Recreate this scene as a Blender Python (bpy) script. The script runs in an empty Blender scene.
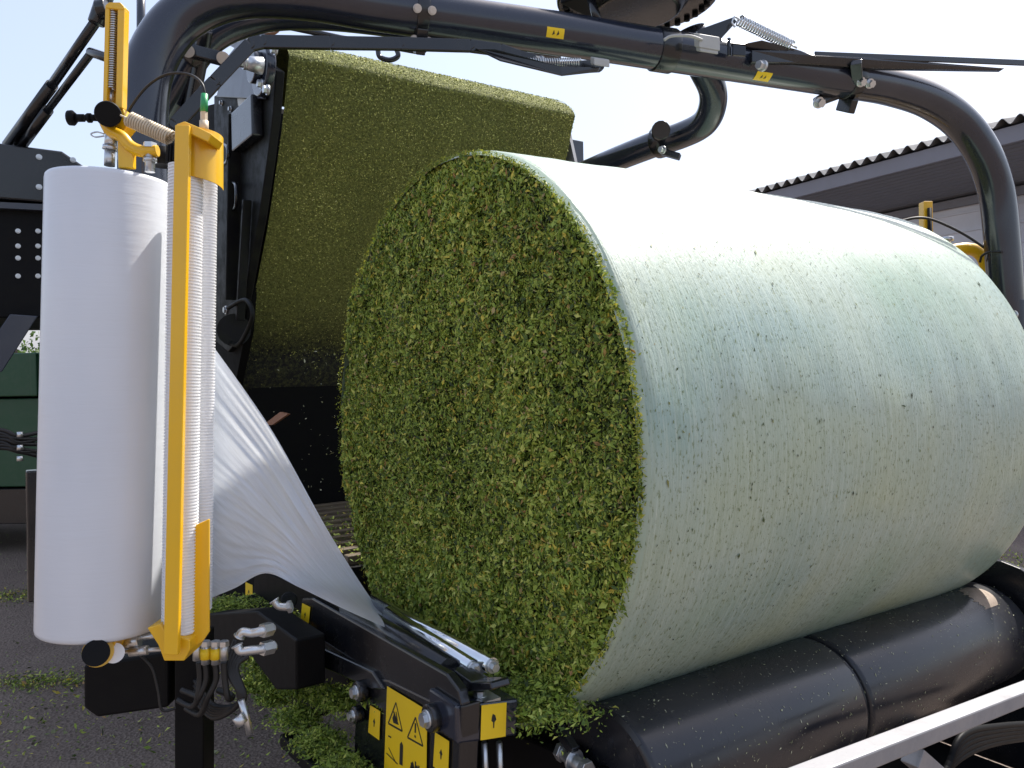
import bpy, math, random
import numpy as np
from mathutils import Vector as V, Matrix, noise
random.seed(7); rng = np.random.default_rng(7)
sc = bpy.context.scene
COL = sc.collection
# ------------------------------------------------------------------ camera
F = 800.0
AZ, PI_, RO = math.radians(55.5), math.radians(-1.2), math.radians(1.0)
d0 = V((math.cos(AZ), math.sin(AZ), 0)); r0 = V((math.sin(AZ), -math.cos(AZ), 0)); u0 = V((0, 0, 1))
CD = d0*math.cos(PI_) + u0*math.sin(PI_); _u = u0*math.cos(PI_) - d0*math.sin(PI_)
CR = r0*math.cos(RO) - _u*math.sin(RO); CU = _u*math.cos(RO) + r0*math.sin(RO)
CAM = V((0, 0, 1.6))
def ray(x, y): return CD + CR*((x-512)/F) + CU*((384-y)/F)
def at(x, y, d): return CAM + ray(x, y)*d
def onX(x, y, X): v = ray(x, y); return CAM + v*((X-CAM.x)/v.x)
def onY(x, y, Y): v = ray(x, y); return CAM + v*((Y-CAM.y)/v.y)
def onZ(x, y, Z): v = ray(x, y); return CAM + v*((Z-CAM.z)/v.z)
def cf(lat, dep, z): return r0*lat + d0*dep + u0*z
cam = bpy.data.objects.new('camera', bpy.data.cameras.new('camera')); COL.objects.link(cam)
m = Matrix((CR, CU, -CD)).transposed().to_4x4(); m.translation = CAM; cam.matrix_world = m
cam.data.lens = F*36/1024; cam.data.sensor_width = 36; cam.data.clip_start = .05; cam.data.clip_end = 1500
sc.camera = cam

# ------------------------------------------------------------------ materials
def nt(name):
    mt = bpy.data.materials.new(name); mt.use_nodes = True
    n = mt.node_tree; b = n.nodes['Principled BSDF']; return mt, n, b
def N(n, t, **k):
    o = n.nodes.new(t)
    for a, v in k.items():
        if a in ('operation', 'blend_type', 'data_type', 'noise_dimensions', 'attribute_name', 'feature', 'wave_type', 'bands_direction'): setattr(o, a, v)
        else: o.inputs[a].default_value = v
    return o
def ramp(n, src, stops, interp='LINEAR'):
    r = n.nodes.new('ShaderNodeValToRGB'); r.color_ramp.interpolation = interp
    e = r.color_ramp.elements
    while len(e) < len(stops): e.new(.5)
    for i, (p, c) in enumerate(stops):
        e[i].position = p; e[i].color = (*c, 1) if len(c) == 3 else c
    n.links.new(src, r.inputs[0]); return r.outputs[0]
def coords(n, scale=(1, 1, 1), uv=False):
    tc = n.nodes.new('ShaderNodeTexCoord'); mp = n.nodes.new('ShaderNodeMapping'); mp.inputs['Scale'].default_value = scale
    n.links.new(tc.outputs['UV' if uv else 'Object'], mp.inputs[0]); return mp.outputs[0]
def noise_(n, co, s, det=4, rough=.55):
    t = N(n, 'ShaderNodeTexNoise', Scale=s, Detail=det, Roughness=rough); n.links.new(co, t.inputs['Vector']); return t.outputs[0]
def mixc(n, f, a, b, bt='MIX'):
    x = n.nodes.new('ShaderNodeMix'); x.data_type = 'RGBA'; x.blend_type = bt
    for i, v in ((0, f), (6, a), (7, b)):
        if isinstance(v, (int, float)): x.inputs[i].default_value = v
        elif isinstance(v, tuple): x.inputs[i].default_value = (*v, 1)
        else: n.links.new(v, x.inputs[i])
    return x.outputs[2]
def bump(n, b, h, st=.3, dist=.01):
    u = N(n, 'ShaderNodeBump', Strength=st, Distance=dist); n.links.new(h, u.inputs['Height']); n.links.new(u.outputs[0], b.inputs['Normal'])
def paint(name, c, rough=.35, metal=0, dust=.25, dustc=(.16, .15, .12), bumpst=.05, coat=0, spec=.5, dscale=14):
    mt, n, b = nt(name); co = coords(n)
    big = noise_(n, co, dscale, 6, .65); fine = noise_(n, co, 160, 3, .6)
    f = ramp(n, big, [(.42, (0, 0, 0)), (.8, (1, 1, 1))])
    sp = ramp(n, fine, [(.6, (0, 0, 0)), (.72, (1, 1, 1))])
    f2 = mixc(n, .5, f, sp, 'SCREEN')
    mm = N(n, 'ShaderNodeMath', operation='MULTIPLY'); n.links.new(f2, mm.inputs[0]); mm.inputs[1].default_value = dust
    n.links.new(mixc(n, mm.outputs[0], c, dustc), b.inputs['Base Color'])
    rr = N(n, 'ShaderNodeMath', operation='MULTIPLY_ADD'); n.links.new(f2, rr.inputs[0]); rr.inputs[1].default_value = .3*min(1, dust*3); rr.inputs[2].default_value = rough
    n.links.new(rr.outputs[0], b.inputs['Roughness'])
    b.inputs['Metallic'].default_value = metal; b.inputs['Coat Weight'].default_value = coat; b.inputs['Coat Roughness'].default_value = .12
    b.inputs['Specular IOR Level'].default_value = spec
    if bumpst: bump(n, b, big, bumpst, .01)
    return mt
M = {}
M['black'] = paint('black_paint', (.006, .007, .010), .25, dust=.05, coat=.3)
M['tube'] = paint('tube_paint', (.014, .018, .032), .2, dust=.035, coat=.5)
M['matte'] = paint('matte_black', (.005, .005, .006), .5, dust=.10, dustc=(.04, .04, .025), spec=.12)
M['slat'] = paint('worn_slats', (.10, .075, .055), .5, dust=.5, dustc=(.20, .17, .07), dscale=25)
M['void'] = paint('dark_steel', (.0035, .0035, .004), .7, dust=.15, dustc=(.02, .022, .01), spec=.1, dscale=30)
M['grime'] = paint('grimy_black', (.004, .0045, .006), .5, dust=.35, dustc=(.035, .04, .016), spec=.22, dscale=20)
M['plate'] = paint('grey_blue_plate', (.03, .036, .055), .35, dust=.1, coat=.3)
M['yellow'] = paint('yellow_paint', (.78, .44, .008), .33, dust=.10, dustc=(.3, .24, .1), coat=.3)
M['label'] = paint('yellow_label', (.85, .58, .01), .4, dust=.07, dustc=(.3, .24, .1), bumpst=0)
M['ink'] = paint('label_ink', (.012, .012, .012), .5, dust=.05, bumpst=0)
M['steel'] = paint('zinc_steel', (.62, .64, .66), .3, metal=.9, dust=.25, dustc=(.25, .24, .2))
M['chrome'] = paint('polished_steel', (.75, .78, .8), .13, metal=1, dust=.12, dustc=(.25, .3, .2), dscale=30)
M['rail'] = paint('galvanised_rail', (.27, .27, .285), .5, metal=.4, dust=.45, dustc=(.19, .18, .175))
M['white'] = paint('white_plastic', (.78, .78, .79), .4, dust=.05, dustc=(.5, .5, .48))
M['beige'] = paint('beige_spring', (.55, .46, .33), .4, dust=.1)
M['green_cap'] = paint('green_cap', (.02, .28, .10), .4, dust=.05)
M['greybox'] = paint('grey_plastic', (.42, .42, .40), .5, dust=.2)
M['copper'] = paint('brown_hose', (.30, .14, .08), .45, dust=.1)
M['rubber'] = paint('rubber_hose', (.006, .006, .007), .5, dust=.06)
M['green'] = paint('green_paint', (.008, .06, .022), .45, dust=.15)
M['sticker'] = paint('pale_sticker', (.6, .6, .55), .5, dust=.3)
M['wallp'] = paint('shed_wall', (.68, .69, .74), .6, dust=.15, dscale=2)
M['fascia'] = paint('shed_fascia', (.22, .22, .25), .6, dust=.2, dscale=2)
M['roofm'] = paint('fibre_cement', (.16, .16, .17), .8, dust=.4, dscale=3)
M['bark'] = paint('bark', (.08, .06, .04), .9, dust=.3)

def rib_mat(name, c, metal, rough, pitch):
    mt, n, b = nt(name); co = coords(n)
    w = N(n, 'ShaderNodeTexWave', Scale=1/pitch/ (2*math.pi) * 2 * math.pi/ 1, Distortion=.0); w.bands_direction = 'Z'; n.links.new(co, w.inputs['Vector'])
    b.inputs['Base Color'].default_value = (*c, 1); b.inputs['Metallic'].default_value = metal; b.inputs['Roughness'].default_value = rough
    return mt
# wrapped bale skin
def film_wrap_mat():
    mt, n, b = nt('bale_film')
    big = noise_(n, coords(n, (1, 1, 1), True), 1.7, 3, .5)
    blue = noise_(n, coords(n, (1.3, .8, 1), True), 2.3, 2, .5)
    streak = noise_(n, coords(n, (5, 130, 1), True), 1.6, 4, .6)          # short streaks round the bale
    longs = noise_(n, coords(n, (2.5, 60, 1), True), 1.0, 5, .7)
    crumb = noise_(n, coords(n, (45, 110, 1), True), 1.5, 4, .7)
    c1 = ramp(n, big, [(.33, (.24, .35, .26)), (.5, (.34, .42, .35)), (.66, (.37, .42, .27))])
    c2 = mixc(n, ramp(n, blue, [(.52, (0, 0, 0)), (.66, (.55, .55, .55))]), c1, (.22, .33, .31))
    c3 = mixc(n, ramp(n, streak, [(.5, (0, 0, 0)), (.75, (.6, .6, .6))]), c2, (.50, .57, .48))
    c3 = mixc(n, ramp(n, longs, [(.40, (.22, .22, .22)), (.54, (0, 0, 0))]), c3, (.19, .24, .12))
    c4 = mixc(n, ramp(n, crumb, [(.36, (.8, .8, .8)), (.45, (0, 0, 0))]), c3, (.12, .16, .06))
    n.links.new(c4, b.inputs['Base Color'])
    b.inputs['Roughness'].default_value = .48; b.inputs['Coat Weight'].default_value = .45; b.inputs['Coat Roughness'].default_value = .34
    h = mixc(n, .5, streak, crumb); bump(n, b, h, .5, .006)
    return mt
M['wrap'] = film_wrap_mat()
def tinted(name, stops, rough=.55, trans=.0):
    mt, n, b = nt(name)
    a = n.nodes.new('ShaderNodeAttribute'); a.attribute_name = 'tint'
    c = ramp(n, a.outputs['Fac'], stops)
    n.links.new(c, b.inputs['Base Color']); b.inputs['Roughness'].default_value = rough
    b.inputs['Specular IOR Level'].default_value = .4
    if trans:
        tr = n.nodes.new('ShaderNodeBsdfTranslucent'); n.links.new(c, tr.inputs[0]); mx = n.nodes.new('ShaderNodeMixShader')
        mx.inputs[0].default_value = trans; n.links.new(b.outputs[0], mx.inputs[1]); n.links.new(tr.outputs[0], mx.inputs[2])
        n.links.new(mx.outputs[0], n.nodes['Material Output'].inputs[0])
    return mt
M['chop'] = tinted('chopped_leaves', [(0, (.025, .042, .007)), (.20, (.09, .145, .016)), (.45, (.23, .32, .035)), (.72, (.40, .47, .08)), (.87, (.58, .60, .15)), (.92, (.64, .53, .07)), (.965, (.34, .18, .06)), (1, (.45, .42, .2))], trans=.15)
M['crust'] = tinted('crop_crust', [(0, (.07, .085, .02)), (.4, (.34, .36, .08)), (.75, (.60, .59, .18)), (.92, (.66, .62, .22)), (1, (.8, .76, .4))], .7)
M['edge'] = tinted('bale_edge_bits', [(0, (.10, .16, .02)), (.5, (.26, .32, .04)), (1, (.50, .45, .05))], trans=.3)
M['fleck'] = tinted('flecks', [(0, (.012, .02, .01)), (.6, (.05, .08, .02)), (.85, (.14, .18, .04)), (1, (.3, .22, .08))], .5)
M['chaff'] = tinted('chaff', [(0, (.2, .22, .1)), (1, (.5, .5, .35))], .6)
M['leaf'] = tinted('tree_leaves', [(0, (.03, .06, .01)), (.6, (.07, .13, .02)), (1, (.14, .22, .04))], trans=.3)
def base_crop(name, c0, c1, s):
    mt, n, b = nt(name); t = noise_(n, coords(n), s, 5, .7)
    n.links.new(ramp(n, t, [(.35, c0), (.65, c1)]), b.inputs['Base Color']); b.inputs['Roughness'].default_value = .85; bump(n, b, t, 1, .02); return mt
M['chopbase'] = base_crop('crop_core', (.008, .015, .004), (.05, .08, .012), 60)
M['beltbase'] = base_crop('belt_crop', (.10, .115, .025), (.28, .29, .07), 110)
def belt_shade_fade():  # painted shade: crop colour goes near black towards the belt's lower end
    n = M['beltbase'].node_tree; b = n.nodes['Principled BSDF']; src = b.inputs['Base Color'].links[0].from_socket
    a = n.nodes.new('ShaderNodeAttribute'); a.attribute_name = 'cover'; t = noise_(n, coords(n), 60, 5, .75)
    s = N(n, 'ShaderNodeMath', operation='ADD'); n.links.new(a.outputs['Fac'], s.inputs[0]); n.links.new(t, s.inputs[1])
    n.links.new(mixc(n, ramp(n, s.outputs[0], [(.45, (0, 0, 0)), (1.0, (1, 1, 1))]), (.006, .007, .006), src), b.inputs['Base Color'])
belt_shade_fade()
def film_roll_mat():
    mt, n, b = nt('white_film_roll')
    w = noise_(n, coords(n, (6, 6, 60)), 1.5, 4, .6); w2 = noise_(n, coords(n, (1, 1, .4)), 9, 2)
    n.links.new(ramp(n, w2, [(.3, (.60, .63, .68)), (.7, (.66, .68, .72))]), b.inputs['Base Color'])
    b.inputs['Roughness'].default_value = .36; b.inputs['Coat Weight'].default_value = .25
    bump(n, b, w, .14, .004); return mt
M['roll'] = film_roll_mat()
def web_mat():
    mt, n, b = nt('stretched_film')
    s = noise_(n, coords(n, (2.2, 46, 1), True), 1.3, 4, .65); cl = noise_(n, coords(n, (2.5, 3, 1), True), 1.2, 2)
    b.inputs['Base Color'].default_value = (.76, .82, .92, 1); b.inputs['Roughness'].default_value = .3
    tl = N(n, 'ShaderNodeBsdfTranslucent'); tl.inputs[0].default_value = (.8, .84, .9, 1)
    tp = n.nodes.new('ShaderNodeBsdfTransparent'); tp.inputs[0].default_value = (.92, .95, 1, 1)
    a = n.nodes.new('ShaderNodeMixShader'); a.inputs[0].default_value = .35; n.links.new(b.outputs[0], a.inputs[1]); n.links.new(tl.outputs[0], a.inputs[2])
    c = n.nodes.new('ShaderNodeMixShader'); f = ramp(n, mixc(n, .55, s, cl), [(.35, (.2, .2, .2)), (.6, (.04, .04, .04))])
    n.links.new(f, c.inputs[0]); n.links.new(a.outputs[0], c.inputs[1]); n.links.new(tp.outputs[0], c.inputs[2])
    n.links.new(c.outputs[0], n.nodes['Material Output'].inputs[0]); bump(n, b, s, .5, .006); return mt
M['web'] = web_mat()
def roller_mat():
    mt, n, b = nt('worn_black_roller'); co = coords(n)
    sc_ = noise_(n, coords(n, (1.2, 9, 9)), 2.2, 5, .7); sp = noise_(n, co, 130, 2, .5); big = noise_(n, co, 5, 3)
    c = mixc(n, ramp(n, big, [(.4, (0, 0, 0)), (.75, (.35, .35, .35))]), (.013, .014, .019), (.055, .052, .05))
    c = mixc(n, ramp(n, sp, [(.70, (0, 0, 0)), (.76, (.8, .8, .8))]), c, (.20, .20, .14))
    c = mixc(n, ramp(n, sc_, [(.66, (0, 0, 0)), (.75, (.35, .35, .35))]), c, (.10, .10, .10))
    n.links.new(c, b.inputs['Base Color']); n.links.new(ramp(n, big, [(.3, (.17,)*3), (.7, (.34,)*3)]), b.inputs['Roughness'])
    bump(n, b, sc_, .06, .004); return mt
M['roller'] = roller_mat()
def ground_mat():
    mt, n, b = nt('gravel_asphalt'); co = coords(n)
    a = noise_(n, co, 55, 6, .75); g = noise_(n, co, 1.6, 5, .6); v = N(n, 'ShaderNodeTexVoronoi', Scale=70); n.links.new(co, v.inputs['Vector'])
    c = mixc(n, ramp(n, a, [(.35, (0, 0, 0)), (.7, (1, 1, 1))]), (.078, .056, .044), (.27, .205, .165))
    c = mixc(n, ramp(n, g, [(.42, (0, 0, 0)), (.68, (.8, .8, .8))]), c, (.21, .165, .13))
    n.links.new(c, b.inputs['Base Color']); b.inputs['Roughness'].default_value = .9
    bump(n, b, mixc(n, .6, a, v.outputs[0]), .7, .02); return mt
M['ground'] = ground_mat()
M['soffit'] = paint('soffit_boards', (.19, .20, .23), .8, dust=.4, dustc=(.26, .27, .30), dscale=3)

# ------------------------------------------------------------------ mesh builder
class MB:
    def __init__(s): s.v = []; s.f = []; s.mi = []; s.sm = []; s.cur = 0; s.uv = None
    def add(s, vs, fs, smooth=False):
        o = len(s.v); s.v += [tuple(p) for p in vs]
        for f in fs: s.f.append(tuple(i+o for i in f)); s.mi.append(s.cur); s.sm.append(smooth)
    def obox(s, c, ax, ay, az):            # centre and three half-axis vectors
        vs = [c + ax*i + ay*j + az*k for i in (-1, 1) for j in (-1, 1) for k in (-1, 1)]
        s.add(vs, [(0, 1, 3, 2), (4, 6, 7, 5), (0, 4, 5, 1), (2, 3, 7, 6), (0, 2, 6, 4), (1, 5, 7, 3)])
        return s
    def box(s, lo, hi):
        lo, hi = V(lo), V(hi); c = (lo+hi)/2; h = (hi-lo)/2
        return s.obox(c, V((h.x, 0, 0)), V((0, h.y, 0)), V((0, 0, h.z)))
    def bar(s, a, b, w, t, up=None):
        d = (b-a); L = d.length/2; d.normalize(); up = V(up) if up else V((0, 0, 1))
        if abs(d.dot(up)) > .95: up = V((1, 0, 0))
        x = d.cross(up).normalized(); z = x.cross(d)
        return s.obox((a+b)/2, d*L, x*(w/2), z*(t/2))
    def prism(s, pts, ext):
        n = len(pts); a = list(pts); b = [p+ext for p in pts]
        s.add(a+b, [tuple(range(n))[::-1], tuple(range(n, 2*n))] + [(i, (i+1) % n, n+(i+1) % n, n+i) for i in range(n)]); return s
    def tube(s, path, r, n=16, caps=True, smooth=True):
        P = [V(p) for p in path]; rs = r if isinstance(r, (list, tuple)) else [r]*len(P)
        t = [(P[min(i+1, len(P)-1)]-P[max(i-1, 0)]).normalized() for i in range(len(P))]
        up = V((0, 0, 1)) if abs(t[0].z) < .9 else V((1, 0, 0)); x = t[0].cross(up).normalized(); vs = []
        for i, p in enumerate(P):
            x = (x - t[i]*x.dot(t[i])).normalized(); y = t[i].cross(x)
            vs += [p + (x*math.cos(a) + y*math.sin(a))*rs[i] for a in [2*math.pi*k/n for k in range(n)]]
        fs = [(i*n+k, i*n+(k+1) % n, (i+1)*n+(k+1) % n, (i+1)*n+k) for i in range(len(P)-1) for k in range(n)]
        s.add(vs, fs, smooth)
        if caps:
            s.add([], []); o = len(s.v)-len(vs)
            s.f.append(tuple(range(o, o+n))[::-1]); s.f.append(tuple(range(len(s.v)-n, len(s.v)))); s.mi += [s.cur]*2; s.sm += [False]*2
        return s
    def cyl(s, a, b, r, n=20): return s.tube([a, b], r, n)
    def ribbed(s, a, b, r, pitch, amp, n=24):
        L = (b-a).length; k = int(L/pitch); P = []; R = []
        for i in range(k):
            for q, rr in ((0, r), (.45, r), (.5, r-amp), (.95, r-amp)):
                P.append(a+(b-a)*((i+q)/k)); R.append(rr)
        return s.tube(P, R, n, smooth=False)
    def coil(s, a, b, r, turns, w, n=6):
        d = (b-a).normalized(); up = V((0, 0, 1)) if abs(d.z) < .9 else V((1, 0, 0)); x = d.cross(up).normalized(); y = d.cross(x)
        m_ = int(turns*10)
        return s.tube([a+(b-a)*(i/m_)+(x*math.cos(i*.6283)+y*math.sin(i*.6283))*r for i in range(m_+1)], w, n)
    def hexbolt(s, c, d, r, h):
        d = d.normalized(); s.tube([c-d*.002, c+d*h*.3], r*1.3, 16); s.tube([c+d*h*.3, c+d*h], r, 6, smooth=False); return s
    def build(s, name, mats, parent=None, bevel=0, seg=2, label=None):
        vs = np.array(s.v, dtype=float); lo, hi = vs.min(0), vs.max(0); c = V((lo+hi)/2)
        if parent is None: c.z = lo[2]
        me = bpy.data.meshes.new(name); me.from_pydata((vs-np.array(c)).tolist(), [], s.f)
        if not isinstance(mats, (list, tuple)): mats = [mats]
        for x in mats: me.materials.append(M[x] if isinstance(x, str) else x)
        me.polygons.foreach_set('material_index', s.mi); me.polygons.foreach_set('use_smooth', s.sm)
        if s.uv is not None:
            l = me.uv_layers.new(name='UVMap'); idx = np.empty(len(me.loops), dtype=np.int32); me.loops.foreach_get('vertex_index', idx)
            l.data.foreach_set('uv', np.array(s.uv, dtype=np.float32)[idx].ravel())
        me.update()
        return link(name, me, c, parent, bevel, seg, label)
WL = {}
def link(name, me, c, parent, bevel=0, seg=2, label=None):
    o = bpy.data.objects.new(name, me); COL.objects.link(o)
    if parent is not None: o.parent = parent; o.location = V(c) - WL[parent.name]
    else: o.location = c
    WL[o.name] = V(c)
    if bevel:
        b = o.modifiers.new('bevel', 'BEVEL'); b.width = bevel; b.segments = seg; b.limit_method = 'ANGLE'; b.angle_limit = .6
        b.harden_normals = False
    if label: o['label'] = label
    return o
def empty(name, loc):
    o = bpy.data.objects.new(name, None); COL.objects.link(o); o.location = loc; o.empty_display_size = .1; WL[o.name] = V(loc); return o
def tag(o, label=None, cat=None, group=None, kind=None):
    if label: o['label'] = label
    if cat: o['category'] = cat
    if group: o['group'] = group
    if kind: o['kind'] = kind
    return o
def smooth_path(pts, sub=8):
    P = [V(p) for p in pts]; out = []
    for i in range(len(P)-1):
        a, b, c, d = P[max(i-1, 0)], P[i], P[i+1], P[min(i+2, len(P)-1)]
        for k in range(sub):
            t = k/sub; out.append(.5*((2*b)+(c-a)*t+(2*a-5*b+4*c-d)*t*t+(3*b-a-3*c+d)*t**3))
    out.append(P[-1]); return out
def pp(l): return [at(*p) for p in l]
def chips(name, P, Nn, size, aspect, tilt, mat, parent=None, tint=None, base=None, curl=.25, along=None, sizes=None, basemat=None, ext=None):
    """many small folded leaf pieces as ONE mesh; P, Nn arrays of positions and normals"""
    n = len(P); P = np.asarray(P, float); Nn = np.asarray(Nn, float)
    nn = Nn + rng.normal(0, tilt, (n, 3)); nn /= np.linalg.norm(nn, axis=1)[:, None]
    rv = rng.normal(0, 1, (n, 3)) if along is None else np.asarray(along) + rng.normal(0, .35, (n, 3))
    x = np.cross(nn, rv); x /= np.linalg.norm(x, axis=1)[:, None]; y = np.cross(nn, x)   # y follows rv
    L = (size[0] + (size[1]-size[0])*rng.random(n)**2)/2
    if sizes is not None: L = L*sizes
    Wd = L*(aspect[0] + (aspect[1]-aspect[0])*rng.random(n))
    cu = L*curl*rng.normal(0, 1, n)
    L, Wd, cu = L[:, None], Wd[:, None], cu[:, None]
    j = lambda: 1+rng.normal(0, .25, (n, 1))
    vs = np.stack([P - y*L*j(), P - x*Wd*j()+nn*cu, P + y*L*j(), P + x*Wd*j()+nn*cu], 1).reshape(-1, 3)
    i0 = np.arange(n)*4
    tris = np.stack([i0, i0+1, i0+2, i0, i0+2, i0+3], 1).reshape(-1, 3)
    if tint is None: tint = rng.random(n)
    tv = np.repeat(tint, 4)
    nb = 0; mi = np.zeros(len(tris), dtype=np.int32)
    if base is not None:
        bv, bf = base; nb = len(vs); vs = np.vstack([vs, bv]); tris = np.vstack([tris, np.array(bf)+nb]); mi = np.concatenate([mi, np.ones(len(bf), dtype=np.int32)]); tv = np.concatenate([tv, np.zeros(len(bv))])
    lo, hi = vs.min(0), vs.max(0); c = (lo+hi)/2
    if parent is None: c[2] = lo[2]
    me = bpy.data.meshes.new(name); vs = vs-c
    me.vertices.add(len(vs)); me.vertices.foreach_set('co', vs.astype(np.float32).ravel())
    me.loops.add(len(tris)*3); me.loops.foreach_set('vertex_index', tris.astype(np.int32).ravel())
    me.polygons.add(len(tris)); me.polygons.foreach_set('loop_start', np.arange(len(tris), dtype=np.int32)*3)
    me.materials.append(M[mat])
    if base is not None: me.materials.append(M[basemat])
    me.polygons.foreach_set('material_index', mi)
    a = me.attributes.new('tint', 'FLOAT', 'POINT'); a.data.foreach_set('value', tv.astype(np.float32))
    me.update(calc_edges=True); me.validate()
    return link(name, me, V(c), parent)

# ------------------------------------------------------------------ setting
g = MB(); S = 400; g.add([V((-S, -S, 0)), V((S, -S, 0)), V((S, S, 0)), V((-S, S, 0))], [(0, 1, 2, 3)])
tag(g.build('ground', 'ground'), kind='structure')
def scatter_ground(px, py, sx, sy, n):
    c = onZ(px, py, 0); a = rng.normal(0, 1, (n, 2))
    return np.array([c.x, c.y, .01]) + np.c_[a[:, :1]*sx*r0.x + a[:, 1:]*sy*d0.x, a[:, :1]*sx*r0.y + a[:, 1:]*sy*d0.y, np.abs(rng.normal(0, .008, n))]
P = np.vstack([scatter_ground(40, 683, .22, .06, 900), scatter_ground(60, 700, .7, .35, 900), scatter_ground(10, 597, .5, .10, 1600), scatter_ground(100, 740, .8, .4, 500), scatter_ground(1010, 570, .8, .35, 3000)])
tag(chips('chopped_crop_litter', P, np.tile([0, 0, 1.], (len(P), 1)), (.012, .035), (.3, .5), .6, 'chop'), 'green chopped crop scattered on the dark gravel yard', 'chopped crop', kind='stuff')
P = np.vstack([np.c_[rng.uniform(-3, 5, 9000), rng.uniform(1, 12, 9000), rng.random(9000)*.006]])
tag(chips('gravel_stones', P, np.tile([0, 0, 1.], (len(P), 1)), (.008, .03), (.6, .9), .5, 'crumbs' if 'crumbs' in M else 'chaff', tint=rng.random(len(P))*.1), 'loose pale grit and straw specks on the dark yard', 'grit', kind='stuff')

# shed on the right
shed = empty('open_fronted_shed', cf(6.8, 9.5, 0)); tag(shed, 'grey shed with corrugated roof edge standing behind the bale at right', 'shed')
sd = V((-.458, .889)); sn = V((.889, .458))
def sh(t, w, z): q = V((5.76, 9.0)) + sd*t + sn*w; return cf(q.x, q.y, z)
Z0 = at(1024, 124, 9.0).z - .02
def longbox(mb, t0, t1, w0, w1, z0, z1):
    a = [sh(t, w, z) for t in (t0, t1) for w in (w0, w1) for z in (z0, z1)]
    mb.add(a, [(0, 1, 3, 2), (4, 6, 7, 5), (0, 4, 5, 1), (2, 3, 7, 6), (0, 2, 6, 4), (1, 5, 7, 3)]); return mb
T0, T1 = -3.6, 26
rf = MB(); k = 0; pitch = .20; nn_ = int((T1-T0)/pitch)*8
prof = []
for i in range(nn_+1):
    t = T0 + i*pitch/8; prof.append((t, .042*(1+math.cos(2*math.pi*i/8))))
vs = []
for t, h in prof:
    for w, dz in ((-.06, 0), (4, .9)):
        vs.append(sh(t, w, Z0+.03+h+dz)); vs.append(sh(t, w, Z0+.022+h+dz))
fs = []
for i in range(len(prof)-1):
    o = i*4; fs += [(o, o+4, o+6, o+2), (o+1, o+3, o+7, o+5), (o, o+1, o+5, o+4)]
rf.add(vs, fs); rf.build('roof', 'roofm', shed)
longbox(MB(), T0, T1, 0, .05, Z0-.17, Z0+.015).build('fascia', 'fascia', shed)
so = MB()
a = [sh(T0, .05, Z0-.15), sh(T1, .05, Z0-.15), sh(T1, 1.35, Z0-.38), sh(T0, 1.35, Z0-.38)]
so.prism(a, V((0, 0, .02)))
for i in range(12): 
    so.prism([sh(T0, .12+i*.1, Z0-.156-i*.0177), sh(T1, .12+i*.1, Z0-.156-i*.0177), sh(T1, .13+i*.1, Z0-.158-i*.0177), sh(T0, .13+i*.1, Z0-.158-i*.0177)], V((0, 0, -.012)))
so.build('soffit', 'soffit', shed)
wl = longbox(MB(), T0, T1, 1.35, 1.45, 0, Z0-.40)
for i in range(16): longbox(wl, T0+.01, T1-.01, 1.325, 1.36, Z0-.62-i*.25, Z0-.60-i*.25)
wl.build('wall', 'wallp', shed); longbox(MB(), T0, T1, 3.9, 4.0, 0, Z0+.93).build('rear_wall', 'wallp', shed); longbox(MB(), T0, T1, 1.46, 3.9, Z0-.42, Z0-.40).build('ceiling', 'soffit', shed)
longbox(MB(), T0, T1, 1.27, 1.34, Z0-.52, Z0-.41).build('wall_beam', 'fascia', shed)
cpos = .95
for k in range(5): longbox(MB(), cpos+k*4-.08, cpos+k*4+.08, 1.02, 1.2, 0, Z0-.35).build('column', 'wallp', shed)

# green trailer far left
tr = empty('farm_trailer', cf(-4.7, 7.2, 0)); tag(tr, 'dark green farm trailer parked beyond the machine at far left', 'trailer')
def cbox(mb, l0, l1, dd0, dd1, z0, z1):
    a = [cf(l, d_, z) for l in (l0, l1) for d_ in (dd0, dd1) for z in (z0, z1)]
    mb.add(a, [(0, 1, 3, 2), (4, 6, 7, 5), (0, 4, 5, 1), (2, 3, 7, 6), (0, 2, 6, 4), (1, 5, 7, 3)]); return mb
b = cbox(MB(), -7.0, -3.6, 7.0, 9.0, 1.42, 1.80)
for i in range(4): cbox(b, -6.9+i*.9, -6.84+i*.9, 6.97, 7.0, 1.42, 1.80)
b.build('upper_side_board', 'green', tr, .01)
cbox(MB(), -7.0, -3.6, 7.05, 8.95, .62, 1.40).build('lower_body', 'green', tr, .01, label='darker lower body panel')
cbox(MB(), -7.0, -3.6, 7.1, 8.9, .28, .60).build('chassis', 'black', tr, .01)
w = MB(); w.tube([cf(-6.5, 7.0, .42), cf(-6.5, 7.3, .42)], .42, 32); wo = w.build('tyre', 'rubber', tr, .03)
MB().tube([cf(-6.5, 6.96, .42), cf(-6.5, 7.0, .42)], .2, 24).build('rim', 'steel', wo)
MB().tube([cf(-5.5, 7.1, .42), cf(-5.5, 7.4, .42)], .42, 32).build('tyre', 'rubber', tr, .03)

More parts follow.
